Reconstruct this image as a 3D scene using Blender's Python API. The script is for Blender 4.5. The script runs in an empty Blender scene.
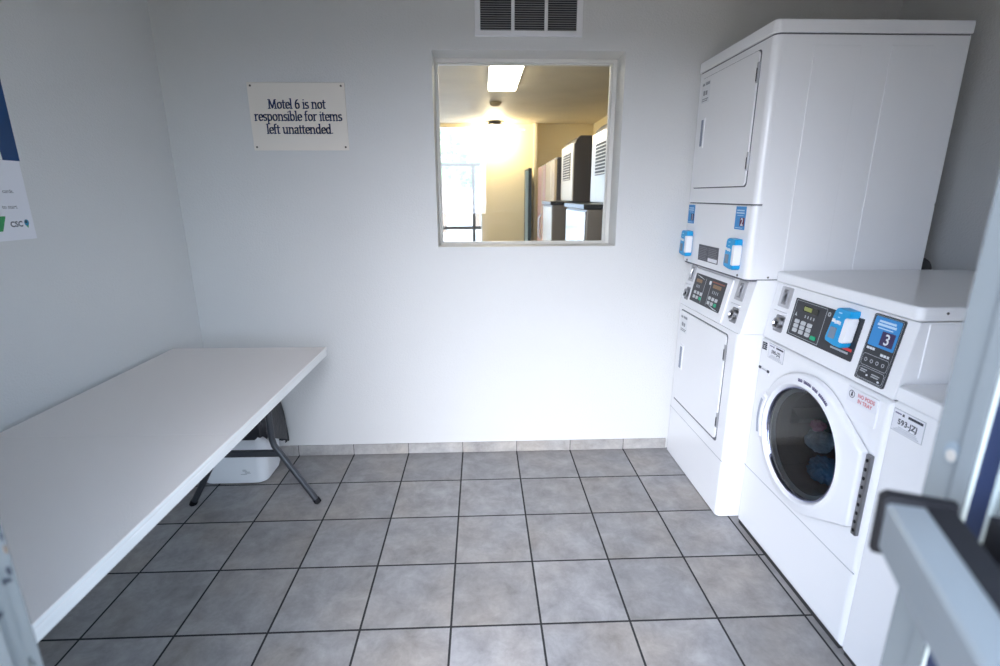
import bpy, bmesh, math, random
from mathutils import Vector, Matrix
random.seed(7)
R = math.radians
scene = bpy.context.scene
COL = scene.collection

# ------------------------------------------------------------------ camera
cam_d = bpy.data.cameras.new('camera')
cam = bpy.data.objects.new('camera', cam_d)
COL.objects.link(cam)
cam_d.sensor_width = 36.0
cam_d.lens = 506.24 / 1000 * 36
cam_d.clip_start = 0.02
cam_d.clip_end = 200
yaw, pitch, roll = 0.0365, -0.26538, -0.0034
cy, sy, cp, sp = math.cos(yaw), math.sin(yaw), math.cos(pitch), math.sin(pitch)
fw = Vector((sy * cp, cy * cp, sp))
rt = Vector((cy, -sy, 0))
up = rt.cross(fw)
r2 = rt * math.cos(roll) + up * math.sin(roll)
u2 = -rt * math.sin(roll) + up * math.cos(roll)
M = Matrix(((r2.x, u2.x, -fw.x, 0.73983), (r2.y, u2.y, -fw.y, -2.64155), (r2.z, u2.z, -fw.z, 1.42848), (0, 0, 0, 1)))
cam.matrix_world = M
cam_d.dof.use_dof = True
cam_d.dof.focus_distance = 2.2
cam_d.dof.aperture_fstop = 2.8
scene.camera = cam

# ------------------------------------------------------------------ world, lights, exposure
DOME = (3.4, 4.7, 6.8)   # even part of the sky
GLOW = (25, 25, 26.5)   # glow round the veiled sun
GLOW_POW = 5.0
GLOW_DIR = Vector((-0.08, -0.80, 0.42)).normalized()
w = bpy.data.worlds.new('world')
scene.world = w
w.use_nodes = True
bgn = w.node_tree.nodes['Background']
bgn.inputs[1].default_value = 1.0


def sky(nt, out):
    """hazy sky: an even blue-white dome plus the broad glow round the veiled sun, front left of the doorway"""
    tc = nt.nodes.new('ShaderNodeTexCoord')
    nrm = nt.nodes.new('ShaderNodeVectorMath')
    nrm.operation = 'NORMALIZE'
    dot = nt.nodes.new('ShaderNodeVectorMath')
    dot.operation = 'DOT_PRODUCT'
    dot.inputs[1].default_value = GLOW_DIR
    nt.links.new(tc.outputs['Generated'], nrm.inputs[0])
    nt.links.new(nrm.outputs[0], dot.inputs[0])
    mx = nt.nodes.new('ShaderNodeMath')
    mx.operation = 'MAXIMUM'
    mx.inputs[1].default_value = 0.0
    pw = nt.nodes.new('ShaderNodeMath')
    pw.operation = 'POWER'
    pw.inputs[1].default_value = GLOW_POW
    nt.links.new(dot.outputs['Value'], mx.inputs[0])
    nt.links.new(mx.outputs[0], pw.inputs[0])
    add = nt.nodes.new('ShaderNodeVectorMath')
    add.operation = 'MULTIPLY_ADD'
    nt.links.new(pw.outputs[0], add.inputs[0])
    add.inputs[1].default_value = GLOW
    add.inputs[2].default_value = DOME
    nt.links.new(add.outputs[0], out)


sky(w.node_tree, bgn.inputs[0])
scene.view_settings.view_transform = 'Standard'
scene.view_settings.look = 'None'
scene.view_settings.gamma = 1.0
scene.view_settings.use_curve_mapping = False
scene.view_settings.exposure = 0.0
scene.cycles.use_denoising = True
scene.cycles.max_bounces = 14
scene.cycles.diffuse_bounces = 8
scene.cycles.transparent_max_bounces = 16
scene.cycles.sample_clamp_indirect = 6.0


def portal(name, loc, rot, sx, sz):
    ld = bpy.data.lights.new(name, 'AREA')
    ld.shape = 'RECTANGLE'
    ld.size, ld.size_y = sx, sz
    ld.cycles.is_portal = True
    o = bpy.data.objects.new(name, ld)
    o.location = loc
    o.rotation_euler = rot
    COL.objects.link(o)


portal('doorway_daylight', (0.73, -2.36, 1.03), (R(90), 0, 0), 0.92, 2.06)
portal('glazing_daylight', (0.01, 5.42, 1.19), (R(-90), 0, 0), 1.5, 2.38)

# ------------------------------------------------------------------ materials
MATS = {}


def pm(name, color, rough=0.5, metal=0.0, bump=None, emit=None, spec=None, vary=None, coat=0.0):
    """a principled material; bump = (scale, strength), vary = (scale, amount) mottles the colour"""
    if name in MATS:
        return MATS[name]
    m = bpy.data.materials.new(name)
    m.use_nodes = True
    nt = m.node_tree
    b = nt.nodes['Principled BSDF']
    b.inputs['Base Color'].default_value = (*color, 1)
    b.inputs['Roughness'].default_value = rough
    b.inputs['Metallic'].default_value = metal
    b.inputs['Coat Weight'].default_value = coat
    if spec is not None:
        b.inputs['Specular IOR Level'].default_value = spec
    if emit:
        b.inputs['Emission Color'].default_value = (*emit[0], 1)
        b.inputs['Emission Strength'].default_value = emit[1]
    if bump or vary:
        tc = nt.nodes.new('ShaderNodeTexCoord')
    if bump:
        n = nt.nodes.new('ShaderNodeTexNoise')
        n.inputs['Scale'].default_value = bump[0]
        n.inputs['Detail'].default_value = 4
        nt.links.new(tc.outputs['Object'], n.inputs['Vector'])
        bp = nt.nodes.new('ShaderNodeBump')
        bp.inputs['Strength'].default_value = bump[1]
        bp.inputs['Distance'].default_value = 0.004
        nt.links.new(n.outputs['Fac'], bp.inputs['Height'])
        nt.links.new(bp.outputs['Normal'], b.inputs['Normal'])
    if vary:
        n2 = nt.nodes.new('ShaderNodeTexNoise')
        n2.inputs['Scale'].default_value = vary[0]
        n2.inputs['Detail'].default_value = 5
        nt.links.new(tc.outputs['Object'], n2.inputs['Vector'])
        mx = nt.nodes.new('ShaderNodeMix')
        mx.data_type = 'RGBA'
        mx.inputs['A'].default_value = (*[c * (1 - vary[1]) for c in color], 1)
        mx.inputs['B'].default_value = (*[min(1, c * (1 + vary[1])) for c in color], 1)
        nt.links.new(n2.outputs['Fac'], mx.inputs['Factor'])
        nt.links.new(mx.outputs['Result'], b.inputs['Base Color'])
    MATS[name] = m
    return m


def glass_mat(name, tint, refl=1.0, rough=0.0):
    if name in MATS:
        return MATS[name]
    m = bpy.data.materials.new(name)
    m.use_nodes = True
    nt = m.node_tree
    nt.nodes.clear()
    out = nt.nodes.new('ShaderNodeOutputMaterial')
    tr = nt.nodes.new('ShaderNodeBsdfTransparent')
    tr.inputs[0].default_value = (*tint, 1)
    gl = nt.nodes.new('ShaderNodeBsdfGlossy')
    gl.inputs['Roughness'].default_value = rough
    fr = nt.nodes.new('ShaderNodeFresnel')
    fr.inputs['IOR'].default_value = 1.5
    mul = nt.nodes.new('ShaderNodeMath')
    mul.operation = 'MULTIPLY'
    mul.use_clamp = True
    mul.inputs[1].default_value = refl
    mix = nt.nodes.new('ShaderNodeMixShader')
    nt.links.new(fr.outputs[0], mul.inputs[0])
    nt.links.new(mul.outputs[0], mix.inputs[0])
    nt.links.new(tr.outputs[0], mix.inputs[1])
    nt.links.new(gl.outputs[0], mix.inputs[2])
    nt.links.new(mix.outputs[0], out.inputs[0])
    MATS[name] = m
    return m


def tile_mat(name, sx, sy, ox, oy, base, grout, gw):
    """square ceramic tiles laid on an object-space grid of sx by sy (0 = no joints that way), with dark joints"""
    m = bpy.data.materials.new(name)
    m.use_nodes = True
    nt = m.node_tree
    N, L = nt.nodes, nt.links
    b = N['Principled BSDF']
    tc = N.new('ShaderNodeTexCoord')
    sep = N.new('ShaderNodeSeparateXYZ')
    L.new(tc.outputs['Object'], sep.inputs[0])

    def math_(op, a, bb=None, clamp=False):
        n = N.new('ShaderNodeMath')
        n.operation = op
        n.use_clamp = clamp
        for i, v in enumerate((a, bb)):
            if v is None:
                continue
            if isinstance(v, (int, float)):
                n.inputs[i].default_value = v
            else:
                L.new(v, n.inputs[i])
        return n.outputs[0]

    masks, cells = [], []
    for ax, s, o in (('X', sx, ox), ('Y', sy, oy)):
        if not s:
            continue
        t = math_('DIVIDE', math_('SUBTRACT', sep.outputs[ax], o), s)
        cells.append(math_('FLOOR', math_('ADD', t, 0.5 * 0)))
        fr = math_('SUBTRACT', t, math_('ROUND', t))
        d = math_('MULTIPLY', math_('ABSOLUTE', fr), s)
        masks.append(math_('LESS_THAN', d, gw / 2))
    mask = masks[0] if len(masks) == 1 else math_('MAXIMUM', masks[0], masks[1])
    comb = N.new('ShaderNodeCombineXYZ')
    for i, c in enumerate(cells):
        L.new(c, comb.inputs[i])
    wn = N.new('ShaderNodeTexWhiteNoise')
    L.new(comb.outputs[0], wn.inputs['Vector'])
    # per tile offset of the clouding
    off = N.new('ShaderNodeVectorMath')
    off.operation = 'MULTIPLY_ADD'
    L.new(wn.outputs['Color'], off.inputs[0])
    off.inputs[1].default_value = (7, 7, 7)
    L.new(tc.outputs['Object'], off.inputs[2])
    n1 = N.new('ShaderNodeTexNoise')
    n1.inputs['Scale'].default_value = 10
    n1.inputs['Detail'].default_value = 8
    n1.inputs['Roughness'].default_value = 0.72
    n1.inputs['Distortion'].default_value = 0.25
    L.new(off.outputs[0], n1.inputs['Vector'])
    cr = N.new('ShaderNodeValToRGB')
    cr.color_ramp.elements[0].position = 0.3
    cr.color_ramp.elements[0].color = (*[c * 0.66 for c in base], 1)
    cr.color_ramp.elements[1].position = 0.72
    cr.color_ramp.elements[1].color = (*[c * 1.28 for c in base], 1)
    L.new(n1.outputs['Fac'], cr.inputs[0])
    hv = N.new('ShaderNodeHueSaturation')
    L.new(cr.outputs[0], hv.inputs['Color'])
    L.new(math_('MULTIPLY_ADD', wn.outputs['Value'], 0.16), hv.inputs['Value'])
    hv.inputs['Value'].links[0].from_node.inputs[2].default_value = 0.92
    mx = N.new('ShaderNodeMix')
    mx.data_type = 'RGBA'
    L.new(mask, mx.inputs['Factor'])
    n4 = N.new('ShaderNodeTexNoise')
    n4.inputs['Scale'].default_value = 2.6
    n4.inputs['Detail'].default_value = 3
    L.new(off.outputs[0], n4.inputs['Vector'])
    warm = N.new('ShaderNodeMix')
    warm.data_type = 'RGBA'
    warm.blend_type = 'MULTIPLY'
    L.new(math_('MULTIPLY', math_('SUBTRACT', n4.outputs['Fac'], 0.42, True), 3.0, True), warm.inputs['Factor'])
    L.new(hv.outputs[0], warm.inputs['A'])
    warm.inputs['B'].default_value = (1.06, 0.97, 0.86, 1)
    L.new(warm.outputs['Result'], mx.inputs['A'])
    mx.inputs['B'].default_value = (*grout, 1)
    L.new(mx.outputs['Result'], b.inputs['Base Color'])
    rg = math_('MULTIPLY_ADD', mask, 0.45)
    rg.node.inputs[2].default_value = 0.40
    L.new(rg, b.inputs['Roughness'])
    n3 = N.new('ShaderNodeTexNoise')
    n3.inputs['Scale'].default_value = 40
    n3.inputs['Detail'].default_value = 4
    L.new(tc.outputs['Object'], n3.inputs['Vector'])
    h = math_('SUBTRACT', math_('MULTIPLY', n3.outputs['Fac'], 0.25), mask)
    bp = N.new('ShaderNodeBump')
    bp.inputs['Strength'].default_value = 0.35
    bp.inputs['Distance'].default_value = 0.003
    L.new(h, bp.inputs['Height'])
    L.new(bp.outputs['Normal'], b.inputs['Normal'])
    MATS[name] = m
    return m


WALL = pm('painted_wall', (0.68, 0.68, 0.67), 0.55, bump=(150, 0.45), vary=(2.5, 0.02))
CEIL = pm('painted_ceiling', (0.36, 0.35, 0.33), 0.7, bump=(90, 0.3))  # unseen ceiling, dark grey picked to cut bounce onto the upper walls
TAN = pm('tan_wall_paint', (0.80, 0.70, 0.47), 0.30, bump=(60, 0.3))
TANC = pm('tan_ceiling_paint', (0.62, 0.56, 0.44), 0.6, bump=(60, 0.5), vary=(3, 0.15))
TILE = tile_mat('floor_tile', 0.31, 0.31, 0.0, 0.0157, (0.285, 0.28, 0.285), (0.014, 0.014, 0.016), 0.0074)
BTILE = tile_mat('skirting_tile', 0.31, 0, 0.0, 0, (0.42, 0.41, 0.40), (0.12, 0.12, 0.12), 0.004)
FRAMEW = pm('window_frame_paint', (0.74, 0.73, 0.69), 0.45)
ENAMEL = pm('white_enamel', (0.86, 0.86, 0.87), 0.28, coat=0.2)
PLASTIC = pm('white_plastic', (0.84, 0.84, 0.86), 0.35)
GAP = pm('dark_gap', (0.03, 0.03, 0.035), 0.8)
GAPSHADE = pm('gap_shade_grey', (0.13, 0.13, 0.15), 0.7)  # dark grey standing in for shade in gaps round doors and panels
STEEL = pm('brushed_steel', (0.50, 0.50, 0.52), 0.28, 1.0)
DSTEEL = pm('dull_steel', (0.30, 0.30, 0.31), 0.4, 1.0)
CHROME = pm('violet_chrome', (0.42, 0.44, 0.60), 0.15, 1.0)
BLACKP = pm('black_panel', (0.022, 0.024, 0.03), 0.35)
GREYL = pm('grey_print', (0.42, 0.44, 0.46), 0.5)
INKD = pm('dark_ink', (0.03, 0.035, 0.05), 0.6)
INKL = pm('light_ink', (0.75, 0.78, 0.80), 0.6)
NAVY = pm('navy_ink', (0.012, 0.03, 0.11), 0.6)
PURPLE = pm('purple_ink', (0.045, 0.03, 0.10), 0.5)
MAROON = pm('maroon_ink', (0.12, 0.01, 0.05), 0.5)
VIOLET = pm('violet_ink', (0.14, 0.12, 0.22), 0.6)
BLUE = pm('reader_blue', (0.0, 0.32, 0.66), 0.3)
STBLUE = pm('sticker_blue', (0.035, 0.27, 0.62), 0.45)
RED = pm('red_print', (0.75, 0.05, 0.05), 0.5)
PINKINK = pm('pale_red_ink', (0.62, 0.16, 0.18), 0.6)
GREEN = pm('green_key', (0.0, 0.42, 0.20), 0.4)
KEY = pm('pale_key', (0.55, 0.56, 0.57), 0.5)
LCDG = pm('green_display', (0.16, 0.17, 0.05), 0.3, emit=((0.35, 0.45, 0.05), 0.25))
LCDR = pm('amber_display', (0.16, 0.10, 0.05), 0.3, emit=((0.5, 0.25, 0.08), 0.15))
PAPER = pm('label_paper', (0.80, 0.80, 0.84), 0.5)
TABLET = pm('table_plastic', (0.84, 0.79, 0.76), 0.48, bump=(260, 0.2))
TABLEE = pm('table_rim_plastic', (0.76, 0.77, 0.76), 0.45)
TUBE = pm('dark_grey_steel', (0.07, 0.075, 0.085), 0.4, 0.6)
BINP = pm('bin_plastic', (0.78, 0.80, 0.82), 0.45)
BAG = pm('black_bag', (0.016, 0.017, 0.022), 0.38, bump=(30, 0.6))
SIGN = pm('sign_plastic', (0.82, 0.77, 0.70), 0.5)
SCREW = pm('screw_steel', (0.12, 0.11, 0.10), 0.4, 0.6)
STEELC = pm('frame_paint', (0.155, 0.17, 0.175), 0.4, vary=(6, 0.05))
ALU = pm('anodised_aluminium', (0.25, 0.275, 0.29), 0.45, 0.5)
BLACKR = pm('black_rubber', (0.008, 0.008, 0.010), 0.6, spec=0.25)
PANE = glass_mat('clear_glass', (0.96, 0.97, 0.97), 0.6)
DOORGLASS = glass_mat('door_glass', (0.90, 0.95, 0.96), 1.0)
DARKGLASS = glass_mat('smoked_glass', (0.58, 0.68, 0.74), 1.0, 0.01)

# ------------------------------------------------------------------ mesh builder


class MB:
    def __init__(self):
        self.v, self.f, self.m, self.mats = [], [], [], []

    def mi(self, mat):
        if mat not in self.mats:
            self.mats.append(mat)
        return self.mats.index(mat)

    def add(self, vs, fs, mat, T=None):
        o = len(self.v)
        for p in vs:
            p = Vector(p)
            self.v.append(T @ p if T else p)
        k = self.mi(mat)
        for f in fs:
            self.f.append([i + o for i in f])
            self.m.append(k)
        return self

    def bm(self, b, mat, T=None):
        b.verts.ensure_lookup_table()
        for i, v in enumerate(b.verts):
            v.index = i
        self.add([v.co.copy() for v in b.verts], [[v.index for v in f.verts] for f in b.faces], mat, T)
        b.free()
        return self

    def box(self, x0, x1, y0, y1, z0, z1, mat, bev=0.0, seg=2, T=None):
        b = bmesh.new()
        bmesh.ops.create_cube(b, size=1)
        for v in b.verts:
            v.co = Vector(((x0 + x1) / 2 + v.co.x * (x1 - x0), (y0 + y1) / 2 + v.co.y * (y1 - y0), (z0 + z1) / 2 + v.co.z * (z1 - z0)))
        if bev > 0:
            bmesh.ops.bevel(b, geom=list(b.edges), offset=bev, segments=seg, profile=0.5, affect='EDGES', clamp_overlap=True)
        return self.bm(b, mat, T)

    def prism(self, pts, a0, a1, mat, axis='z', bev=0.0, seg=2, T=None, capbev=True):
        """2-D outline extruded along axis; for axis y the outline is (x, z), for x it is (y, z)"""
        def P(p, a):
            return {'z': (p[0], p[1], a), 'y': (p[0], a, p[1]), 'x': (a, p[0], p[1])}[axis]
        b = bmesh.new()
        lo = [b.verts.new(P(p, a0)) for p in pts]
        hi = [b.verts.new(P(p, a1)) for p in pts]
        n = len(pts)
        b.faces.new(lo)
        b.faces.new(hi)
        for i in range(n):
            b.faces.new((lo[i], lo[(i + 1) % n], hi[(i + 1) % n], hi[i]))
        bmesh.ops.recalc_face_normals(b, faces=list(b.faces))
        if bev > 0:
            es = [e for f in b.faces if len(f.verts) == n and n > 4 or len(f.verts) > 4 for e in f.edges] if capbev else list(b.edges)
            es = list(set(es)) or list(b.edges)
            bmesh.ops.bevel(b, geom=es, offset=bev, segments=seg, profile=0.5, affect='EDGES', clamp_overlap=True)
        return self.bm(b, mat, T)

    def rr(self, x0, x1, z0, z1, y0, y1, r, mat, bev=0.0, T=None, n=5):
        """rounded rectangle in the x-z plane, thickness along y"""
        return self.prism(rrect(x0, x1, z0, z1, r, n), y0, y1, mat, 'y', bev, T=T)

    def tube(self, pts, r, mat, seg=12, cap=True, T=None):
        pts = [Vector(p) for p in pts]
        rs = r if isinstance(r, (list, tuple)) else [r] * len(pts)
        vs, fs = [], []
        ref = None
        for i, p in enumerate(pts):
            d = ((pts[min(i + 1, len(pts) - 1)] - p).normalized() + (p - pts[max(i - 1, 0)]).normalized()).normalized()
            if ref is None:
                ref = Vector((0, 0, 1)) if abs(d.z) < 0.9 else Vector((1, 0, 0))
            a = d.cross(ref).normalized()
            c = a.cross(d).normalized()
            ref = c
            for k in range(seg):
                t = 2 * math.pi * k / seg
                vs.append(p + (a * math.cos(t) + c * math.sin(t)) * rs[i])
        for i in range(len(pts) - 1):
            for k in range(seg):
                fs.append((i * seg + k, i * seg + (k + 1) % seg, (i + 1) * seg + (k + 1) % seg, (i + 1) * seg + k))
        if cap:
            fs.append(tuple(range(seg))[::-1])
            fs.append(tuple((len(pts) - 1) * seg + k for k in range(seg)))
        return self.add(vs, fs, mat, T)

    def rings(self, loops, mat, closed_end=False, closed_start=False, T=None):
        n = len(loops[0])
        vs = [p for l in loops for p in l]
        fs = []
        for i in range(len(loops) - 1):
            for k in range(n):
                fs.append((i * n + k, i * n + (k + 1) % n, (i + 1) * n + (k + 1) % n, (i + 1) * n + k))
        if closed_end:
            fs.append(tuple((len(loops) - 1) * n + k for k in range(n)))
        if closed_start:
            fs.append(tuple(range(n))[::-1])
        return self.add(vs, fs, mat, T)

    def frame(self, x0, x1, z0, z1, y0, y1, t, mat, c=0.002, T=None):
        """one mitred rectangular frame of width t (or left, right, bottom, top widths), front at y0"""
        l, r, bo, to = t if isinstance(t, tuple) else (t,) * 4
        def loop(i, o, y):
            return [(x0 + o, y, z0 + o), (x1 - o, y, z0 + o), (x1 - o, y, z1 - o), (x0 + o, y, z1 - o)] if i == 0 else [(x0 + l - o, y, z0 + bo - o), (x1 - r + o, y, z0 + bo - o), (x1 - r + o, y, z1 - to + o), (x0 + l - o, y, z1 - to + o)]
        L = [loop(0, 0, y1), loop(0, 0, y0 + c), loop(0, c, y0), loop(1, c, y0), loop(1, 0, y0 + c), loop(1, 0, y1), loop(0, 0, y1)]
        return self.rings(L, mat, T=T)

    def text(self, s, size, x, z, y, mat, align='LEFT', T=None, bold=0.0, sx=1.0, rot=0.0):
        """upright lettering on a face that looks along -y; (x, z) is the baseline's start (or centre, or end)"""
        vs, fs = text_mesh(s, size, align, bold)
        cr, sr = math.cos(rot), math.sin(rot)
        pts = [(x + (p.x * cr * sx - p.y * sr), y, z + (p.x * sr * sx + p.y * cr)) for p in vs]
        return self.add(pts, fs, mat, T)

    def build(self, name, parent=None, smooth=35):
        me = bpy.data.meshes.new(name)
        me.from_pydata([tuple(p) for p in self.v], [], self.f)
        for m in self.mats:
            me.materials.append(m)
        me.polygons.foreach_set('material_index', self.m)
        me.update()
        b = bmesh.new()
        b.from_mesh(me)
        bmesh.ops.recalc_face_normals(b, faces=list(b.faces))
        b.to_mesh(me)
        b.free()
        if smooth:
            me.shade_smooth()
            me.set_sharp_from_angle(angle=R(smooth))
        o = bpy.data.objects.new(name, me)
        COL.objects.link(o)
        if smooth:
            wn = o.modifiers.new('weighted_normal', 'WEIGHTED_NORMAL')
            wn.weight = 100
            wn.keep_sharp = True
        if parent:
            o.parent = parent
        return o


_tc = {}


def text_mesh(s, size, align='LEFT', bold=0.0):
    k = (s, size, align, bold)
    if k not in _tc:
        cu = bpy.data.curves.new('lettering', 'FONT')
        cu.body = s
        cu.size = size
        cu.align_x = align
        cu.offset = bold
        cu.resolution_u = 3
        o = bpy.data.objects.new('lettering', cu)
        COL.objects.link(o)
        dg = bpy.context.evaluated_depsgraph_get()
        me = bpy.data.meshes.new_from_object(o.evaluated_get(dg))
        _tc[k] = ([v.co.copy() for v in me.vertices], [tuple(p.vertices) for p in me.polygons])
        bpy.data.objects.remove(o)
        bpy.data.curves.remove(cu)
        bpy.data.meshes.remove(me)
    return _tc[k]


def rrect(x0, x1, z0, z1, r, n=5):
    out = []
    for cx, cz, a0 in ((x1 - r, z1 - r, 0), (x0 + r, z1 - r, 90), (x0 + r, z0 + r, 180), (x1 - r, z0 + r, 270)):
        for i in range(n + 1):
            a = R(a0 + 90 * i / n)
            out.append((cx + r * math.cos(a), cz + r * math.sin(a)))
    return out


def front_round(x0, x1, y0, y1, r, n=6):
    """plan outline of a cabinet whose two front (low y) edges are rounded"""
    out = []
    for i in range(n + 1):
        a = R(180 + 90 * i / n)
        out.append((x0 + r + r * math.cos(a), y0 + r + r * math.sin(a)))
    for i in range(n + 1):
        a = R(270 + 90 * i / n)
        out.append((x1 - r + r * math.cos(a), y0 + r + r * math.sin(a)))
    out += [(x1, y1), (x0, y1)]
    return out


def circ(cx, cz, r, y, n=48):
    return [(cx + r * math.cos(2 * math.pi * i / n), y, cz + r * math.sin(2 * math.pi * i / n)) for i in range(n)]


def tag(o, label=None, cat=None, group=None, kind=None):
    if label:
        o['label'] = label
    if cat:
        o['category'] = cat
    if group:
        o['group'] = group
    if kind:
        o['kind'] = kind
    return o


def thing(name, label, cat, loc=(0, 0, 0), rz=0.0, group=None):
    o = bpy.data.objects.new(name, None)
    o.empty_display_size = 0.1
    COL.objects.link(o)
    o.location = loc
    o.rotation_euler = (0, 0, rz)
    return tag(o, label, cat, group)


def struct(mb, name, label, cat, parent=None, smooth=35):
    o = mb.build(name, parent, smooth)
    if parent is None:
        tag(o, label, cat, None, 'structure')
    return o


# ================================================================== the room
XL, XR, YB, YF, H = -0.75, 2.75, 0.009, -2.20, 2.44
WT = 0.20                                   # back wall thickness
struct(MB().box(XL - 0.15, XR + 0.1, -2.36, YB + WT, -0.1, 0.0, TILE), 'floor', 'grey ceramic tile floor with dark grout joints', 'floor')
wx0, wx1, wz0, wz1 = 0.519, 1.441, 1.172, 2.089
b = MB()
b.box(XL - 0.15, wx0, YB, YB + WT, 0, H, WALL).box(wx1, XR + 0.1, YB, YB + WT, 0, H, WALL)
b.box(wx0, wx1, YB, YB + WT, 0, wz0, WALL).box(wx0, wx1, YB, YB + WT, wz1, H, WALL)
struct(b, 'wall_back', 'white textured back wall with a square window opening', 'wall', smooth=0)
struct(MB().prism([(XL - 0.15, YB), (XL, YB), (XL - 0.0275, YF - 0.1), (XL - 0.15, YF - 0.1)], 0, H, WALL), 'wall_left', 'white textured left wall beside the folding table', 'wall', smooth=0)
struct(MB().box(XR, XR + 0.1, YF - 0.1, YB, 0, H, WALL), 'wall_right', 'white textured right wall behind the machines', 'wall', smooth=0)
DX0, DX1, DH = 0.271, 1.190, 2.06           # clear doorway
b = MB()
b.box(XL - 0.15, DX0 - 0.04, YF - 0.10, YF, 0, H, WALL).box(DX1 + 0.04, XR + 0.1, YF - 0.10, YF, 0, H, WALL)
b.box(DX0 - 0.04, DX1 + 0.04, YF - 0.10, YF, DH + 0.04, H, WALL)
struct(b, 'wall_front', 'white front wall around the entrance doorway', 'wall', smooth=0)
struct(MB().box(XL - 0.15, XR + 0.1, YF - 0.1, YB + WT, H, H + 0.1, CEIL), 'ceiling', 'plain dark grey ceiling of the laundry room', 'ceiling', smooth=0)
struct(MB().box(XL, 1.80, 0.0, YB, 0, 0.062, BTILE, 0.002, 1), 'baseboard_back', 'row of grey tile skirting along the back wall', 'baseboard')
struct(MB().prism([(XL, -0.001), (XL + 0.009, -0.001), (XL - 0.018, -2.15), (XL - 0.027, -2.15)], 0, 0.062, BTILE), 'baseboard_left', 'grey tile skirting along the left wall under the table', 'baseboard')

# window in the back wall
b = MB()
fy0, fy1 = YB + 0.150, YB + 0.195
fw_ = 0.022
FL = (0.009, 0.022, 0.006, 0.018)
b.frame(wx0, wx1, wz0, wz1, fy0, fy1, FL, FRAMEW, 0.002)
win = struct(b, 'window_1', 'square interior window with a painted frame in the back wall', 'window')
b = MB()
b.frame(wx0 + FL[0], wx1 - FL[1], wz0 + FL[2], wz1 - FL[3], fy0 + 0.02, fy1, 0.006, FRAMEW, 0.001)
b.build('glazing_bead', win)
MB().box(wx0 + FL[0], wx1 - FL[1], fy0 + 0.026, fy0 + 0.030, wz0 + FL[2], wz1 - FL[3], PANE).build('pane', win)

# doorway frame, left and right jambs and head with the stop
b = MB()
for x0, x1, s in ((DX0 - 0.04, DX0, 1), (DX1, DX1 + 0.04, -1)):
    b.box(x0, x1, YF - 0.115, YF + 0.004, 0, DH + 0.04, STEELC, 0.004)
    xs = x1 if s > 0 else x0
    b.box(min(xs, xs + s * 0.006), max(xs, xs + s * 0.006), YF - 0.0455, YF - 0.030, 0, DH, STEELC, 0.002)
b.box(DX0 - 0.04, DX1 + 0.04, YF - 0.115, YF + 0.004, DH, DH + 0.04, STEELC, 0.004)
frame = struct(b, 'trim_1', 'pale blue steel frame of the entrance doorway', 'door frame')
# chipped strike plate with holes on the left jamb, pale plug and strips in pale and navy on the right jamb
b = MB()
Tl = Matrix.Translation((DX0, 0, 0))
b.box(0, 0.0015, -2.262, -2.214, 1.00, 1.115, STEELC, 0.0006, 1, Tl)
for (yy, zz, h, ww) in ((-2.238, 1.056, 0.010, 0.007), (-2.236, 1.033, 0.005, 0.004), (-2.246, 1.038, 0.004, 0.003), (-2.226, 1.040, 0.003, 0.004), (-2.234, 1.095, 0.003, 0.003)):
    b.prism([(yy + ww * math.cos(t) * (1 + .3 * math.sin(3 * t)), zz + h * math.sin(t)) for t in [i * 2 * math.pi / 10 for i in range(10)]], 0.0012, 0.0024, INKD, 'x', T=Tl)
b.build('strike_plate', frame)
b = MB()
rust = pm('rust_chip', (0.16, 0.10, 0.06), 0.8)
for (yy, zz, h, ww, mt) in ((-2.2045, 1.0735, 0.0055, 0.0022, INKD), (-2.2085, 1.066, 0.003, 0.0016, INKD), (-2.2115, 1.0665, 0.004, 0.0014, INKD), (-2.206, 1.064, 0.0025, 0.0014, INKD), (-2.2015, 1.096, 0.004, 0.0016, rust), (-2.2015, 1.1105, 0.004, 0.0016, INKD), (-2.2015, 1.122, 0.003, 0.0012, INKD), (-2.2105, 0.969, 0.005, 0.0022, pm('grey_chip', (0.07, 0.08, 0.08), .8)), (-2.2075, 0.962, 0.003, 0.0014, MATS['grey_chip']), (-2.2125, 0.963, 0.003, 0.0014, MATS['grey_chip'])):
    b.prism([(yy + ww * math.cos(t) * (1 + .4 * math.sin(2 * t + zz * 50)), zz + h * math.sin(t)) for t in [i * 2 * math.pi / 9 for i in range(9)]], DX0 - 0.001, DX0 + 0.0008, mt, 'x')
b.build('paint_chips', frame)
b = MB()
b.prism([(-2.219 + 0.008 * math.cos(t), 1.189 + 0.011 * math.sin(t)) for t in [i * 2 * math.pi / 16 for i in range(16)]], DX1 - 0.0015, DX1 + 0.002, pm('dark_hole', (0.16, 0.19, 0.21), 0.7), 'x')
b.prism([(-2.220 + 0.005 * math.cos(t), 1.186 + 0.006 * math.sin(t)) for t in [i * 2 * math.pi / 16 for i in range(16)]], DX1 - 0.003, DX1, pm('plug_beige', (0.30, 0.28, 0.25), .6), 'x')
b.build('plug', frame)
MB().box(DX1 - 0.0065, DX1 + 0.01, YF - 0.051, YF - 0.047, 0, DH, pm('pale_jamb_strip', (0.55, 0.60, 0.56), 0.4), 0.001, 1).build('jamb_strip', frame)
MB().box(DX1 - 0.0055, DX1 + 0.01, YF - 0.068, YF - 0.051, 0, DH, pm('navy_rubber', (0.02, 0.03, 0.07), 0.35)).build('jamb_strip', frame)
MB().box(DX1 - 0.0075, DX1 + 0.01, YF - 0.073, YF - 0.068, 0, DH, MATS['pale_jamb_strip'], 0.001, 1).build('jamb_strip', frame)

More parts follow.
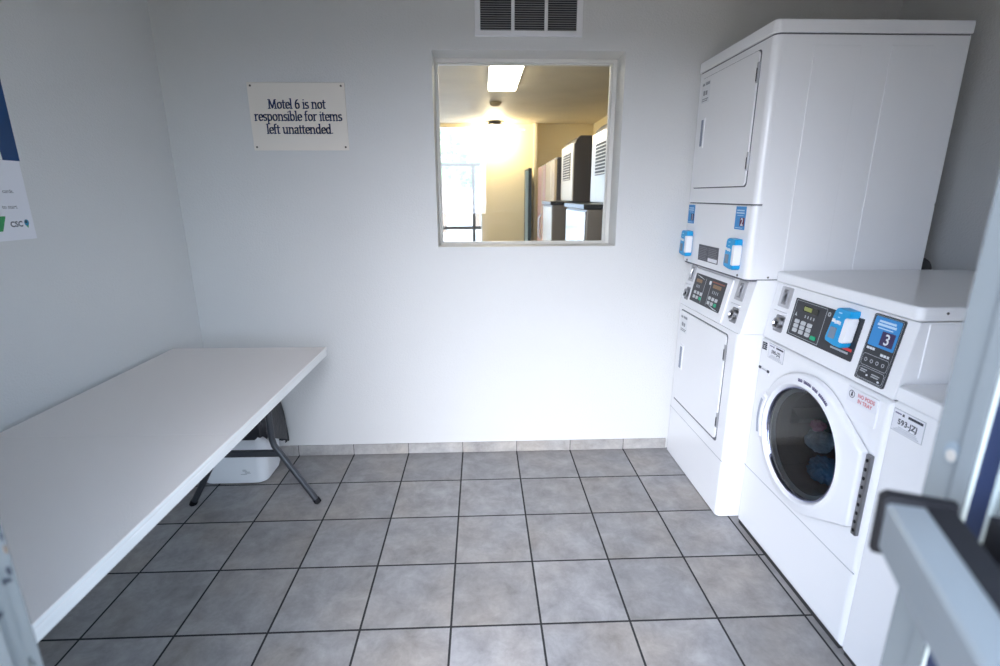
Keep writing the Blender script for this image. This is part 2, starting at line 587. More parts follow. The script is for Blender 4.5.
# the entrance door, opened outwards, with its exit bar (local x runs along the leaf from the hinge)
door = bpy.data.objects.new('door_1', None)
COL.objects.link(door)
tag(door, 'open glazed aluminium entrance door with an exit bar across it', 'door', None, 'structure')
door.location = (DX1 - 0.005, YF - 0.10, 0)
door.rotation_euler = (0, 0, R(-113.6))
LW = 0.90
b = MB()
b.box(0, 0.055, -0.0225, 0.0225, 0.01, DH - 0.01, ALU, 0.003).box(LW - 0.055, LW, -0.0225, 0.0225, 0.01, DH - 0.01, ALU, 0.003)
b.build('stile', door)
MB().box(0.055, LW - 0.055, -0.0225, 0.0225, 0.01, 0.20, ALU, 0.003).box(0.055, LW - 0.055, -0.0225, 0.0225, DH - 0.09, DH - 0.01, ALU, 0.003).build('rail', door)
MB().box(0.055, LW - 0.055, -0.004, 0.004, 0.20, DH - 0.09, DOORGLASS).build('pane', door)
bar = MB().prism([(-0.072, 1.172), (-0.0985, 1.1705), (-0.1010, 1.168), (-0.100, 1.127), (-0.094, 1.122), (-0.066, 1.122)], 0.010, LW - 0.12, ALU, 'x', 0.0015).build('exit_bar', door)
MB().prism([(-0.054, 1.174), (-0.074, 1.173), (-0.064, 1.120), (-0.022, 1.120), (-0.022, 1.140), (-0.054, 1.145)], 0.0, LW - 0.06, BLACKR, 'x').build('backing_rail', bar)
b = MB().prism([(-0.050, 1.177), (-0.099, 1.177), (-0.104, 1.172), (-0.103, 1.118), (-0.050, 1.116)], -0.004, 0.0105, BLACKR, 'x', 0.003)
b.build('end_cap', bar)
MB().box(0.02, 0.05, -0.036, -0.022, 1.11, 1.18, BLACKR).box(LW - 0.09, LW - 0.06, -0.036, -0.022, 1.11, 1.18, BLACKR).build('bracket', bar)

# ================================================================== vent above the window
vent = thing('wall_vent', 'white rectangular vent grille with three louvred bays above the window', 'vent', (0.976, YB, 2.146))
b = MB()
vw, vh = 0.252, 0.30
b.frame(-vw, vw, 0, vh, -0.012, -0.0005, (0.026, 0.029, 0.024, 0.024), PLASTIC)
for x0, x1 in ((-0.083, -0.067), (0.072, 0.088)):
    b.box(x0, x1, -0.0115, -0.001, 0.02, vh - 0.02, PLASTIC, 0.002)
b.build('frame', vent)
MB().box(-vw + 0.01, vw - 0.01, -0.0022, -0.0006, 0.01, vh - 0.01, pm('vent_dark', (0.03, 0.03, 0.033), 0.8)).build('backing', vent)
for x0, x1 in ((-0.226, -0.083), (-0.067, 0.072), (0.088, 0.223)):
    b = MB()
    z = 0.026
    while z < vh - 0.028:
        b.prism([(-0.0105, z), (-0.0095, z - 0.0012), (-0.003, z + 0.0035), (-0.004, z + 0.0047)], x0, x1, pm('vent_slat', (0.33, 0.33, 0.34), 0.5), 'x')
        z += 0.0095
    b.build('louvre', vent)

# ================================================================== lettering with a broad pen, for the wall sign


def hull(ps):
    ps = sorted(set((round(a, 6), round(c, 6)) for a, c in ps))
    def half(it):
        o = []
        for p in it:
            while len(o) > 1 and (o[-1][0] - o[-2][0]) * (p[1] - o[-2][1]) - (o[-1][1] - o[-2][1]) * (p[0] - o[-2][0]) <= 0:
                o.pop()
            o.append(p)
        return o
    lo, hi = half(ps), half(ps[::-1])
    return lo[:-1] + hi[:-1]


def arc(cx, cz, rx, rz, a0, a1, n=14):
    return [(cx + rx * math.cos(R(a0 + (a1 - a0) * i / n)), cz + rz * math.sin(R(a0 + (a1 - a0) * i / n))) for i in range(n + 1)]


S_ = 0.07  # half serif
def serif(x, z, l=0.13, r=0.13):
    return [(x - l, z), (x + r, z)]


GL = {
    'i': (0.42, [[(.2, .03), (.2, .97)], serif(.2, .03), serif(.2, .97, .13, .0), [(.2, 1.33), (.2, 1.36)]]),
    'l': (0.42, [[(.2, .03), (.2, 1.5)], serif(.2, .03), serif(.2, 1.5, .13, 0)]),
    'o': (1.0, [arc(.48, .5, .36, .47, 0, 360, 26)]),
    'e': (0.86, [[(.14, .54), (.74, .54)], arc(.46, .5, .34, .47, 5, 318, 22)]),
    't': (0.56, [[(.22, 1.28), (.22, .2)] + arc(.38, .2, .16, .17, 180, 300, 6), [(.02, .95), (.5, .95)]]),
    's': (0.74, [arc(.36, .74, .24, .23, 35, 250, 12) + arc(.37, .26, .26, .23, 80, -145, 14)]),
    'n': (1.06, [[(.2, .03), (.2, .97)], serif(.2, .03), serif(.2, .97, .13, 0), arc(.52, .62, .3, .35, 165, 0, 10) + [(.82, .03)], serif(.82, .03)]),
    'm': (1.62, [[(.2, .03), (.2, .97)], serif(.2, .03), serif(.2, .97, .13, 0), arc(.50, .64, .28, .33, 165, 0, 10) + [(.78, .03)], serif(.78, .03, .1, .1), arc(1.08, .64, .28, .33, 165, 0, 10) + [(1.36, .03)], serif(1.36, .03)]),
    'r': (0.72, [[(.2, .03), (.2, .97)], serif(.2, .03), serif(.2, .97, .13, 0), arc(.50, .66, .26, .31, 165, 55, 8)]),
    'p': (1.0, [[(.2, -.48), (.2, .97)], serif(.2, -.48), serif(.2, .97, .13, 0), arc(.5, .5, .33, .47, 150, -150, 20)]),
    'b': (1.0, [[(.18, .05), (.18, 1.5)], serif(.18, 1.5, .13, 0), arc(.5, .5, .33, .47, 155, -155, 20)]),
    'd': (1.02, [[(.8, .03), (.8, 1.5)], serif(.8, 1.5, .13, 0), serif(.8, .03, 0, .13), arc(.47, .5, .33, .47, 25, 335, 20)]),
    'a': (0.88, [arc(.38, .68, .26, .29, 150, 0, 9) + [(.64, .14)], [(.64, .03), (.8, .03)], arc(.37, .29, .25, .26, 70, 300, 14) + [(.64, .2)], [(.37, .55), (.64, .58)]]),
    'u': (1.06, [[(.2, .97), (.2, .34)] + arc(.48, .34, .28, .31, 180, 340, 10), serif(.2, .97, .13, 0), [(.8, .97), (.8, .03)], serif(.8, .97, .13, 0), serif(.8, .03, 0, .13)]),
    'f': (0.58, [[(.22, .03), (.22, 1.22)] + arc(.42, 1.22, .2, .28, 180, 60, 7), serif(.22, .03), [(.02, .95), (.48, .95)]]),
    'M': (1.66, [[(.24, .03), (.3, 1.37)], serif(.24, .03, .16, .16), serif(.3, 1.37, .16, 0), [(.34, 1.34), (.82, .1)], [(.82, .1), (1.3, 1.34)], [(1.32, 1.37), (1.4, .03)], serif(1.4, .03, .16, .16), serif(1.32, 1.37, 0, .16)]),
    '6': (0.94, [arc(.46, .44, .33, .41, 0, 360, 24), arc(.72, .5, .6, .9, 180, 105, 10)]),
    '.': (0.4, [[(.18, .08), (.18, .1)]]),
    ' ': (0.5, []),
}


def pen_text(mb, s, x0, x1, zb, xh, y, mat):
    """a line of roman lettering fitted between x0 and x1 on baseline zb; xh is the x-height"""
    total = sum(GL[c][0] for c in s)
    kx = (x1 - x0) / total
    hw, hh = 0.130, 0.058
    cx = 0
    for c in s:
        adv, paths = GL[c]
        for path in paths:
            for p, q_ in zip(path, path[1:]):
                w_ = hw if c != '.' and not (c == 'i' and p[1] > 1.2) else 0.13
                h_ = hh if w_ == hw else 0.11
                ps = [(p_[0] + sx_ * w_, p_[1] + sz_ * h_ + sx_ * 0.02) for p_ in (p, q_) for sx_ in (-1, 1) for sz_ in (-1, 1)]
                hl = hull(ps)
                mb.add([(x0 + (cx + a) * kx, y, zb + z * xh) for a, z in hl], [tuple(range(len(hl)))], mat)
        cx += adv
    return mb


sign = thing('wall_sign', 'cream notice plate with dark blue lettering screwed to the back wall', 'sign', (-0.125, YB, 1.643))
MB().box(-0.228, 0.228, -0.005, -0.0004, 0.0, 0.303, SIGN, 0.0015, 1).build('plate', sign)
b = MB()
pen_text(b, 'Motel 6 is not', -0.139, 0.132, 0.188, 0.0288, -0.0056, NAVY)
pen_text(b, 'responsible for items', -0.208, 0.206, 0.134, 0.0288, -0.0056, NAVY)
pen_text(b, 'left unattended.', -0.157, 0.160, 0.076, 0.0288, -0.0056, NAVY)
b.build('lettering', sign, 0)
for x, z in ((-0.212, 0.288), (0.211, 0.288), (-0.213, 0.015), (0.212, 0.015)):
    MB().prism([(x + 0.0048 * math.cos(t), z + 0.0048 * math.sin(t)) for t in [i * math.pi / 6 for i in range(12)]], -0.0075, -0.0045, SCREW, 'y', 0.001).build('screw', sign)

# ================================================================== poster on the left wall
poster = thing('poster', 'blue and white instruction poster taped to the left wall', 'poster', (XL - 0.0106, -0.849, 1.294), R(90) - 0.0125)
# local x runs along world +y (towards the back wall), the sheet reaches back towards the doorway
b = MB()
b.box(-0.56, 0, -0.0016, -0.0003, 0, 0.248, PAPER)
b.box(-0.56, 0.004, -0.0018, -0.0003, 0.247, 0.72, pm('poster_blue', (0.0, 0.045, 0.16), 0.35))
b.build('sheet', poster)
b = MB()
b.prism([(-0.56, 0.247), (-0.058, 0.247), (-0.060, 0.268), (-0.09, 0.42), (-0.16, 0.62), (-0.24, 0.72), (-0.56, 0.72)], -0.0024, -0.0017, pm('poster_teal', (0.0, 0.075, 0.22), 0.35), 'y')
b.prism([(-0.075, 0.2475), (-0.058, 0.2475), (-0.060, 0.27), (-0.066, 0.29)], -0.0029, -0.0024, INKL, 'y')
b.prism([(-0.40, 0.030), (-0.116, 0.030), (-0.096, 0.076), (-0.40, 0.076)], -0.0023, -0.0016, pm('poster_green', (0.02, 0.30, 0.09), 0.45), 'y')
b.build('panels', poster, 0)
b = MB()
b.text('cards.', 0.017, -0.046, 0.147, -0.0022, INKD, 'RIGHT')
b.build('lettering', poster, 0)
b = MB()
b.text('to start.', 0.017, -0.044, 0.099, -0.0022, INKD, 'RIGHT')
b.build('lettering', poster, 0)
b = MB()
b.text('CSC', 0.024, -0.086, 0.042, -0.0022, INKD, 'LEFT', bold=0.0006)
dc = [(-0.026 + 0.0085 * math.cos(t), 0.053 + 0.0105 * math.sin(t)) for t in [i * math.pi / 8 for i in range(16)]]
b.prism(dc, -0.0023, -0.0017, pm('logo_teal', (0.02, 0.22, 0.35), 0.5), 'y')
b.prism([(-0.030, 0.044), (-0.021, 0.044), (-0.024, 0.036)], -0.0023, -0.0017, pm('logo_green', (0.05, 0.35, 0.12), 0.5), 'y')
b.prism([(-0.028 + 0.004 * math.cos(t), 0.056 + 0.005 * math.sin(t)) for t in [i * math.pi / 5 for i in range(10)]], -0.0027, -0.0022, INKD, 'y')
b.build('logo', poster, 0)

# ================================================================== folding table
TZ = 0.735
table = thing('folding_table', 'long white plastic folding table with dark folding legs by the left wall', 'table', (-0.374, -1.21, 0), -0.0125)
b = MB()
hx, hy = 0.360, 0.912
for s in (1, -1):
    y0, y1 = (0.0004, hy) if s > 0 else (-hy, -0.0004)
    b.box(-hx, hx, y0, y1, TZ - 0.016, TZ, TABLET, 0.0015, 2)
top = b.build('tabletop', table)
b = MB()
b.prism(rrect(-hx - 0.002, hx + 0.002, -hy - 0.002, hy + 0.002, 0.02, 4), TZ - 0.040, TZ - 0.0125, TABLEE, 'z', 0.005)
b.prism(rrect(-hx - 0.001, hx + 0.001, -hy - 0.001, hy + 0.001, 0.02, 4), TZ - 0.014, TZ - 0.001, TABLEE, 'z', 0.004)
b.build('rim', top)
for yl in (0.75, -0.75):
    for s in (1, -1):
        lx = 0.004
        pts = [(s * 0.115, yl, TZ - 0.036), (s * 0.117, yl, 0.34), (s * 0.124, yl, 0.305), (s * 0.142, yl, 0.275), (s * 0.293, yl, 0.012)]
        pts = [(p[0] + lx, p[1], p[2]) for p in pts]
        lg = MB().tube(pts, 0.0145, TUBE, 14).build('leg', table)
        MB().tube([(s * 0.288 + lx, yl, 0.021), (s * 0.299 + lx, yl, 0.0)], 0.0165, BLACKR, 14).build('foot_cap', lg)
    MB().box(-0.135, 0.16, yl - 0.012, yl + 0.012, 0.250, 0.282, TUBE, 0.008, 3).build('crossbar', table)
    MB().tube([(lx, yl, 0.55), (lx, yl * 0.55, TZ - 0.04)], 0.008, TUBE, 8).tube([(-0.105, yl, 0.55), (0.128, yl, 0.55)], 0.008, TUBE, 8).build('brace', table)
    MB().tube([(-0.2, yl, TZ - 0.050), (0.2, yl, TZ - 0.050)], 0.012, TUBE, 10).build('pivot_bar', table)

# ================================================================== bin with a black liner under the table
bin_ = thing('waste_bin', 'white plastic waste bin with a black liner under the table', 'bin', (-0.543, -0.176, 0))
def sq(hx_, hy_, r, z, n=6):
    return [(a, c, z) for a, c in rrect(-hx_, hx_, -hy_, hy_, r, n)]
b = MB()
b.rings([sq(0.140, 0.085, 0.05, 0.0), sq(0.160, 0.108, 0.05, 0.006), sq(0.168, 0.112, 0.05, 0.03), sq(0.188, 0.128, 0.05, 0.40), sq(0.196, 0.134, 0.05, 0.402), sq(0.196, 0.134, 0.05, 0.42), sq(0.184, 0.123, 0.05, 0.42), sq(0.16, 0.105, 0.05, 0.02)], BINP, closed_start=True, closed_end=True)
b.build('body', bin_)
b = MB()
for i in range(5):
    x = 0.045 + 0.011 * (i % 3)
    b.box(x, x + 0.030 - 0.003 * i, -0.1195, -0.1165, 0.060 + 0.006 * i, 0.0615 + 0.006 * i, GREYL, T=Matrix.Translation((0.012 * (i % 2), 0.0005, 0)))
b.build('scuff_marks', bin_, 0)
b = MB()
loops = []
nz = 12
for k in range(nz + 1):
    t = k / nz
    base = sq(0.190 + 0.018 * math.sin(t * 2.0), 0.134 + 0.016 * math.sin(t * 2.0), 0.05, 0.0, 12)
    lp = []
    for i, p in enumerate(base):
        a = i / len(base) * 2 * math.pi
        fold = 0.005 * math.sin(11 * a + 2.2 * t) * t + 0.003 * math.sin(23 * a - 3 * t) * t
        bot = 0.272 - 0.165 * max(0.0, (p[1] + 0.13) / 0.28) + 0.007 * math.sin(5 * a + 1.0) + 0.004 * math.sin(13 * a)
        z = 0.428 + (bot - 0.428) * t + 0.012 * math.sin(math.pi * (1 - t)) * (1 if t < .2 else 0)
        f = 1 + fold / 0.2
        lp.append((p[0] * f, p[1] * f, z))
    loops.append(lp)
inner = [[(x * k2, y * k2, z2) for x, y, z in loops[0]] for k2, z2 in ((0.90, 0.428), (0.86, 0.36))]
b.rings([inner[1], inner[0]] + loops, BAG)
ln = b.build('liner', bin_, 60)
b = MB()
loops = []
for k in range(9):
    t = k / 8
    r = 0.032 * math.sin(math.pi * (0.15 + 0.8 * t)) + 0.004
    loops.append([(0.05 + 0.13 * t + r * 0.8 * math.cos(a) * (1 + .2 * math.sin(3 * a + 5 * t)), -0.128 - 0.012 * math.sin(3 * t) + r * 0.45 * math.sin(a), 0.43 + 0.05 * math.sin(math.pi * t) + 0.3 * r * math.sin(2 * a) + r * math.cos(a + 1) * .5) for a in [i * 2 * math.pi / 14 for i in range(14)]])
b.rings(loops, BAG, True, True)
b.build('knot', ln, 60)

# ================================================================== the machines: shared pieces


def shear(bz, z0):
    """leans a front panel: y grows by bz per metre above z0"""
    m = Matrix.Identity(4)
    m[1][2] = bz
    m[1][3] = -bz * z0
    return m


def card_reader(name, parent, x0, x1, z0, z1, y0, T=None):
    """blue card reader with a moulded white slot on its right side, front face at y0 - 0.045"""
    w_, h_ = x1 - x0, z1 - z0
    yf = y0 - 0.034
    b = MB()
    b.prism([(x0, z0 + h_ * .16), (x0 + w_ * .05, z0 + h_ * .06), (x0 + w_ * .55, z0), (x0 + w_ * .9, z0), (x0 + w_ * .97, z0 + h_ * .05), (x0 + w_ * .97, z1 - h_ * .09), (x0 + w_ * .92, z1 - h_ * .02), (x0 + w_ * .35, z1), (x0 + w_ * .2, z1 - h_ * .03), (x0 + w_ * .13, z1 - h_ * .12), (x0 + w_ * .10, z1 - h_ * .30)], yf, y0, BLUE, 'y', 0.004, T=T)
    rd = b.build(name, parent)
    b = MB()
    b.rr(x0 + w_ * .78, x1 + w_ * .05, z0 + h_ * .14, z1 - h_ * .20, yf - 0.003, y0 - 0.004, w_ * .1, PLASTIC, 0.004, T)
    b.build('card_slot', rd)
    b = MB()
    b.rr(x0 + w_ * .17, x0 + w_ * .52, z0 + h_ * .17, z0 + h_ * .47, yf - 0.0012, yf + 0.001, 0.003, pm('reader_window', (0.17, 0.24, 0.32), 0.25), T=T)
    b.build('sensor', rd)
    b = MB()
    for k, (fx, fz, fw2) in enumerate(((.14, .60, .16), (.32, .57, .05), (.40, .58, .14), (.56, .57, .07), (.40, .74, .10), (.38, .86, .16))):
        b.box(x0 + w_ * fx, x0 + w_ * (fx + fw2), yf - 0.0012, yf - 0.0002, z0 + h_ * fz, z0 + h_ * (fz + (.09 if k < 4 else .03)), INKL if k < 4 else pm('reader_print', (0.35, 0.65, 0.85), .5), T=T)
    b.build('printing', rd)
    return rd


def coin_slot(name, parent, x0, x1, z0, z1, y0, T=None):
    """chromed plate with a coin slot and, below, a return cup"""
    b = MB()
    b.rr(x0, x1, z0, z1, y0 - 0.004, y0 + 0.001, 0.004, STEEL, 0.001, T)
    xm = (x0 + x1) / 2
    b.rr(xm - 0.014, xm + 0.014, z0 + 0.012, z1 - 0.010, y0 - 0.007, y0 - 0.003, 0.003, DSTEEL, 0.001, T)
    b.tube([(xm, y0 - 0.008, z1 - 0.02), (xm + 0.002, y0 - 0.013, z1 - 0.035), (xm, y0 - 0.008, z0 + 0.02)], 0.004, STEEL, 8, T=T)
    b.box(xm - 0.0015, xm + 0.0015, y0 - 0.0085, y0 - 0.006, z0 + 0.03, z1 - 0.018, GAP, T=T)
    o = b.build(name, parent)
    xa, xb = x0 + 0.012, x1 - 0.002
    b = MB()
    b.rr(xa, xb, z0 - 0.095, z0 - 0.032, y0 - 0.003, y0 + 0.001, 0.006, DSTEEL, 0.001, T)
    b.rings([circ((xa + xb) / 2, z0 - 0.060, r, y, 20) for r, y in ((0.021, y0 - 0.003), (0.023, y0 - 0.016), (0.018, y0 - 0.018), (0.012, y0 - 0.008))], STEEL, True, T=T)
    b.box((xa + xb) / 2 - 0.010, (xa + xb) / 2 + 0.010, y0 - 0.014, y0 - 0.010, z0 - 0.066, z0 - 0.056, GAP, T=T)
    b.build('coin_return', o)
    b = MB()
    b.box(x0 - 0.012, x1 + 0.002, y0 - 0.010, y0, z0 - 0.026, z0 - 0.016, PLASTIC, 0.003, T=T)
    b.build('ledge', o)
    return o


def plate_label(name, parent, x0, x1, z0, z1, y, code, T=None, border=GREYL):
    """white asset label with a thin border, a code in heavy letters and fine print above and below"""
    b = MB()
    w_, h_ = x1 - x0, z1 - z0
    b.box(x0, x1, y - 0.0008, y, z0, z1, border, T=T)
    b.box(x0 + 0.0018, x1 - 0.0018, y - 0.0012, y - 0.0006, z0 + 0.0018, z1 - 0.0018, PAPER, T=T)
    yy = y - 0.0016
    b.text(code, h_ * .34, (x0 + x1) / 2, z0 + h_ * .38, yy, INKD, 'CENTER', T, bold=0.0006)
    b.box(x0 + w_ * .06, x0 + w_ * .26, yy, yy + .0004, z1 - h_ * .20, z1 - h_ * .14, VIOLET, T=T)
    b.box(x0 + w_ * .30, x0 + w_ * .36, yy, yy + .0004, z1 - h_ * .23, z1 - h_ * .12, INKD, T=T)
    b.box(x0 + w_ * .48, x0 + w_ * .94, yy, yy + .0004, z1 - h_ * .21, z1 - h_ * .10, INKD, T=T)
    for k in range(3):
        b.box(x0 + w_ * (.1 + .06 * k), x0 + w_ * (.9 - .05 * k), yy, yy + .0004, z0 + h_ * (.08 + .075 * k), z0 + h_ * (.105 + .075 * k), GREYL, T=T)
    return b.build(name, parent, 0)


def dryer_door(parent, x0, x1, z0, z1, y, gap):
    """flat square door with a slot handle on the left, two hinges on the right and faint label printing"""
    gsh = MB().rr(x0 - 0.0025, x1 + 0.0025, z0 - gap, z1 + 0.004, y - 0.001, y + 0.004, 0.016, GAPSHADE)  # grey sheet painting the line of shade round the door
    d = MB().rr(x0, x1, z0, z1, y - 0.009, y - 0.0015, 0.018, ENAMEL, 0.0025).build('door', parent)
    gsh.build('door_gap_shade', d)
    hx0, hx1, hz0, hz1 = x0 + 0.044, x0 + 0.090, z0 + 0.178, z0 + 0.315
    b = MB().rr(hx0, hx1, hz0, hz1, y - 0.013, y - 0.007, 0.006, PLASTIC, 0.0015)
    hd = b.build('handle', d)
    MB().rr(hx0 + 0.012, hx1 - 0.010, hz0 + 0.010, hz1 - 0.010, y - 0.0136, y - 0.008, 0.005, pm('handle_recess', (0.25, 0.28, 0.36), 0.4)).build('handle_recess', d)
    for za, zb in ((z0 + 0.375, z0 + 0.448), (z0 + 0.058, z0 + 0.128)):
        b = MB().box(x1 - 0.005, x1 + 0.006, y - 0.0110, y - 0.002, za, zb, STEEL, 0.002)
        b.box(x1 - 0.003, x1 + 0.003, y - 0.0120, y - 0.0105, za + 0.006, zb - 0.020, GAP)
        b.build('hinge', d)
    b = MB()
    lx, lz = x0 + 0.022, z1 - 0.018
    pal = pm('faint_print', (0.30, 0.31, 0.33), 0.6)
    b.box(lx, lx + 0.085, y - 0.0098, y - 0.0088, lz - 0.092, lz, pm('door_label', (0.76, 0.77, 0.79), .5))
    for k, (fx, w_, dz, h_) in enumerate(((.05, .30, .006, .010), (.45, .50, .004, .012), (.22, .22, .038, .020), (.50, .22, .040, .018), (.10, .80, .072, .004), (.10, .70, .080, .004))):
        b.box(lx + .085 * fx, lx + .085 * (fx + w_), y - 0.0102, y - 0.0096, lz - dz - h_, lz - dz, pal)
    b.build('door_label', d, 0)
    return d


def id_sticker(name, parent, x0, x1, z0, z1, y, digit, panel):
    b = MB()
    w_, h_ = x1 - x0, z1 - z0
    b.box(x0, x1, y - 0.0008, y, z0, z1, STBLUE)
    b.box(x0 + w_ * .50, x0 + w_ * .92, y - 0.0013, y - 0.0006, z0 + h_ * .16, z0 + h_ * .52, panel)
    yy = y - 0.0018
    b.text(digit, h_ * .46, x0 + w_ * .71, z0 + h_ * .185, yy, INKL, 'CENTER', bold=0.001)
    for k, (fx, w2, fz, hh) in enumerate(((.14, .72, .80, .06), (.10, .78, .69, .06), (.2, .6, .60, .025), (.12, .7, .06, .03))):
        b.box(x0 + w_ * fx, x0 + w_ * (fx + w2), yy, yy + .0005, z0 + h_ * fz, z0 + h_ * (fz + hh), pm('sticker_print', (0.45, 0.66, 0.85), 0.5))
    return b.build(name, parent, 0)


# ================================================================== stacked dryers
DW, DD = 0.655, 0.72
dry = thing('stacked_dryer', 'tall white double stacked dryer standing in the back corner', 'dryer', (1.801, -0.004, 0), R(-90))
b = MB()
b.prism(front_round(0, DW, 0, DD, 0.024), 0.004, 0.868, ENAMEL, 'z', 0.002)
b.build('lower_cabinet', dry)
MB().box(0.02, DW - 0.02, 0.03, DD - 0.02, 0.0, 0.006, GAP).build('plinth', dry)
SB = 0.20
b = MB()
b.prism([(0.004, 0.868), (0.004 + SB * 0.225, 1.094), (DD, 1.094), (DD, 0.868)], 0.0, DW, ENAMEL, 'x', 0.003)
b.build('control_housing', dry)
b = MB()
b.prism(front_round(0, DW, 0, DD, 0.024), 1.392, 1.981, ENAMEL, 'z', 0.002)
uc = b.build('upper_cabinet', dry)
b = MB()
b.prism(front_round(0, DW, -0.002, DD, 0.024), 1.097, 1.387, ENAMEL, 'z', 0.004)
b.build('reader_panel', dry)
MB().prism(front_round(0.004, DW - 0.004, 0.004, DD - 0.002, 0.022), 1.09, 1.988, GAPSHADE, 'z').build('shadow_gap', dry)  # dark core, colours the seams between the units as shade
b = MB()
b.prism(front_round(-0.003, DW + 0.003, -0.005, DD + 0.004, 0.024), 1.986, 2.030, ENAMEL, 'z', 0.004, 3)
b.build('lid', dry)
# pressed ribs on the exposed right side
b = MB()
b.box(DW - 0.001, DW + 0.0012, 0.030, DD - 0.004, 1.10, 1.979, ENAMEL)
for y0, y1 in ((0.145, 0.318), (0.430, 0.590)):
    b.box(DW, DW + 0.0045, y0, y1, 1.112, 1.946, ENAMEL, 0.0025)
sp_ = b.build('side_panel', dry)
for y in (0.09, 0.17):
    MB().prism([(y + 0.004 * math.cos(t), 1.106 + 0.004 * math.sin(t)) for t in [i * math.pi / 5 for i in range(10)]], DW, DW + 0.003, SCREW, 'x').build('screw', sp_)
dryer_door(dry, 0.050, 0.570, 1.462, 1.951, 0.0, 0.0045)
dryer_door(dry, 0.050, 0.570, 0.352, 0.842, 0.0, 0.014)
MB().rr(0.01, DW - 0.01, 0.276, 0.279, -0.0008, 0.003, 0.001, pm('seam_grey', (0.45, 0.46, 0.48), .6)).build('panel_seam', dry)
# reader panel fittings
id_sticker('machine_number_sticker', dry, 0.026, 0.102, 1.290, 1.380, -0.002, '1', PURPLE)['label'] = 'blue sticker numbered 1'
id_sticker('machine_number_sticker', dry, 0.518, 0.601, 1.290, 1.382, -0.002, '2', MAROON)['label'] = 'blue sticker numbered 2'
card_reader('card_reader', dry, 0.030, 0.116, 1.130, 1.256, -0.003)
card_reader('card_reader', dry, 0.523, 0.609, 1.130, 1.256, -0.003)
b = MB().box(0.193, 0.402, -0.0035, -0.0015, 1.124, 1.198, pm('rating_grey', (0.085, 0.085, 0.10), 0.5))
for k in range(8):
    b.box(0.200, 0.292 - 0.008 * (k % 3), -0.0042, -0.003, 1.131 + k * 0.0077, 1.1335 + k * 0.0077, pm('rating_print', (0.22, 0.22, 0.24), .5))
    if k > 1:
        b.box(0.302, 0.392 - 0.01 * (k % 2), -0.0042, -0.003, 1.131 + k * 0.0077, 1.1335 + k * 0.0077, MATS['rating_print'])
b.box(0.302, 0.396, -0.0042, -0.003, 1.128, 1.144, PAPER)
b.build('rating_plate', dry, 0)
for x in (0.062, 0.590):
    MB().prism([(x + 0.0055 * math.cos(t), 1.106 + 0.0055 * math.sin(t)) for t in [i * math.pi / 6 for i in range(12)]], -0.0045, 0.0, SCREW, 'y', 0.001).build('screw', dry)
# control panel on the slope
T = shear(SB, 0.868)
T = Matrix.Translation((0, 0.004, 0)) @ T
b = MB()
b.prism([(0.100, 0.876), (0.488, 0.876), (0.488, 1.072), (0.100, 1.072)], -0.009, 0.0, ENAMEL, 'y', 0.003, capbev=False, T=T)
bz = b.build('control_bezel', dry)
b = MB()
yb = -0.0095
b.rr(0.128, 0.450, 0.912, 1.048, yb - 0.002, yb + 0.001, 0.004, BLACKP, T=T)
cpn = b.build('control_panel', dry)
for ox, dx0, dx1 in ((0.0, 0.150, 0.213), (0.165, 0.335, 0.415)):
    b = MB()
    for (ka, kb) in [(i, j) for i in range(3) for j in range(2)]:
        mat = GREEN if (ka == 2 and kb == 0) else KEY
        x = 0.160 + ox + ka * 0.034
        z = 0.930 + kb * 0.022
        b.rr(x, x + 0.021, z, z + 0.015, yb - 0.005, yb - 0.0015, 0.003, mat, T=T)
    b.build('keypad', cpn)
    MB().rr(dx0, dx1, 1.008, 1.024, yb - 0.003, yb - 0.001, 0.002, LCDR, T=T).build('display', cpn)
b = MB()
yy = yb - 0.0032
for pts in ([(0.140, 1.042), (0.190, 1.034), (0.235, 1.030), (0.190, 1.037)], [(0.340, 0.928), (0.390, 0.918), (0.440, 0.917), (0.390, 0.922)]):
    b.prism(pts, yy, yy + 0.002, INKL, 'y', T=T)
b.box(0.320, 0.440, yy, yy + .002, 1.031, 1.037, pm('rust_print', (0.30, 0.10, 0.07), .5), T=T)
b.rr(0.290, 0.308, 1.016, 1.034, yy, yy + .002, 0.006, INKL, T=T)
for x in (0.165, 0.180, 0.195, 0.345, 0.362, 0.379, 0.396):
    b.box(x, x + 0.004, yy, yy + .002, 0.982, 0.996, GREYL, T=T)
for x in (0.250, 0.310):
    b.box(x, x + 0.0012, yy, yy + .002, 0.920, 1.036, GREYL, T=T)
b.build('printing', cpn, 0)
coin_slot('coin_slot', dry, 0.530, 0.598, 0.995, 1.078, 0.004, shear(SB, 0.868))
coin_slot('coin_slot', dry, 0.030, 0.094, 0.995, 1.078, 0.004, shear(SB, 0.868))
b = MB().tube([(DW - 0.06, DD - 0.004, 1.125), (DW - 0.06, DD + 0.05, 1.125), (DW - 0.06, DD + 0.06, 1.125)], [0.050, 0.050, 0.044], pm('duct_black', (0.02, 0.02, 0.022), 0.5), 20)
b.build('exhaust_duct', dry)

# ================================================================== front loading washer
WW, WD = 0.68, 0.78
wsh = thing('front_load_washer', 'white front loading washer with a round glass door beside the stacked dryer', 'washer', (1.880, -0.690, 0), R(-90))
CX, CZ = 0.360, 0.576


def ray_poly(poly, a):
    d = (math.cos(a), math.sin(a))
    best = None
    n = len(poly)
    for i in range(n):
        p, q_ = poly[i], poly[(i + 1) % n]
        ex, ez = q_[0] - p[0], q_[1] - p[1]
        det = d[0] * -ez + ex * d[1]
        if abs(det) < 1e-12:
            continue
        rx, rz = p[0] - CX, p[1] - CZ
        t = (rx * -ez + ex * rz) / det
        s = (d[0] * rz - d[1] * rx) / det
        if t > 0 and -1e-9 <= s <= 1 + 1e-9 and (best is None or t > best):
            best = t
    return best


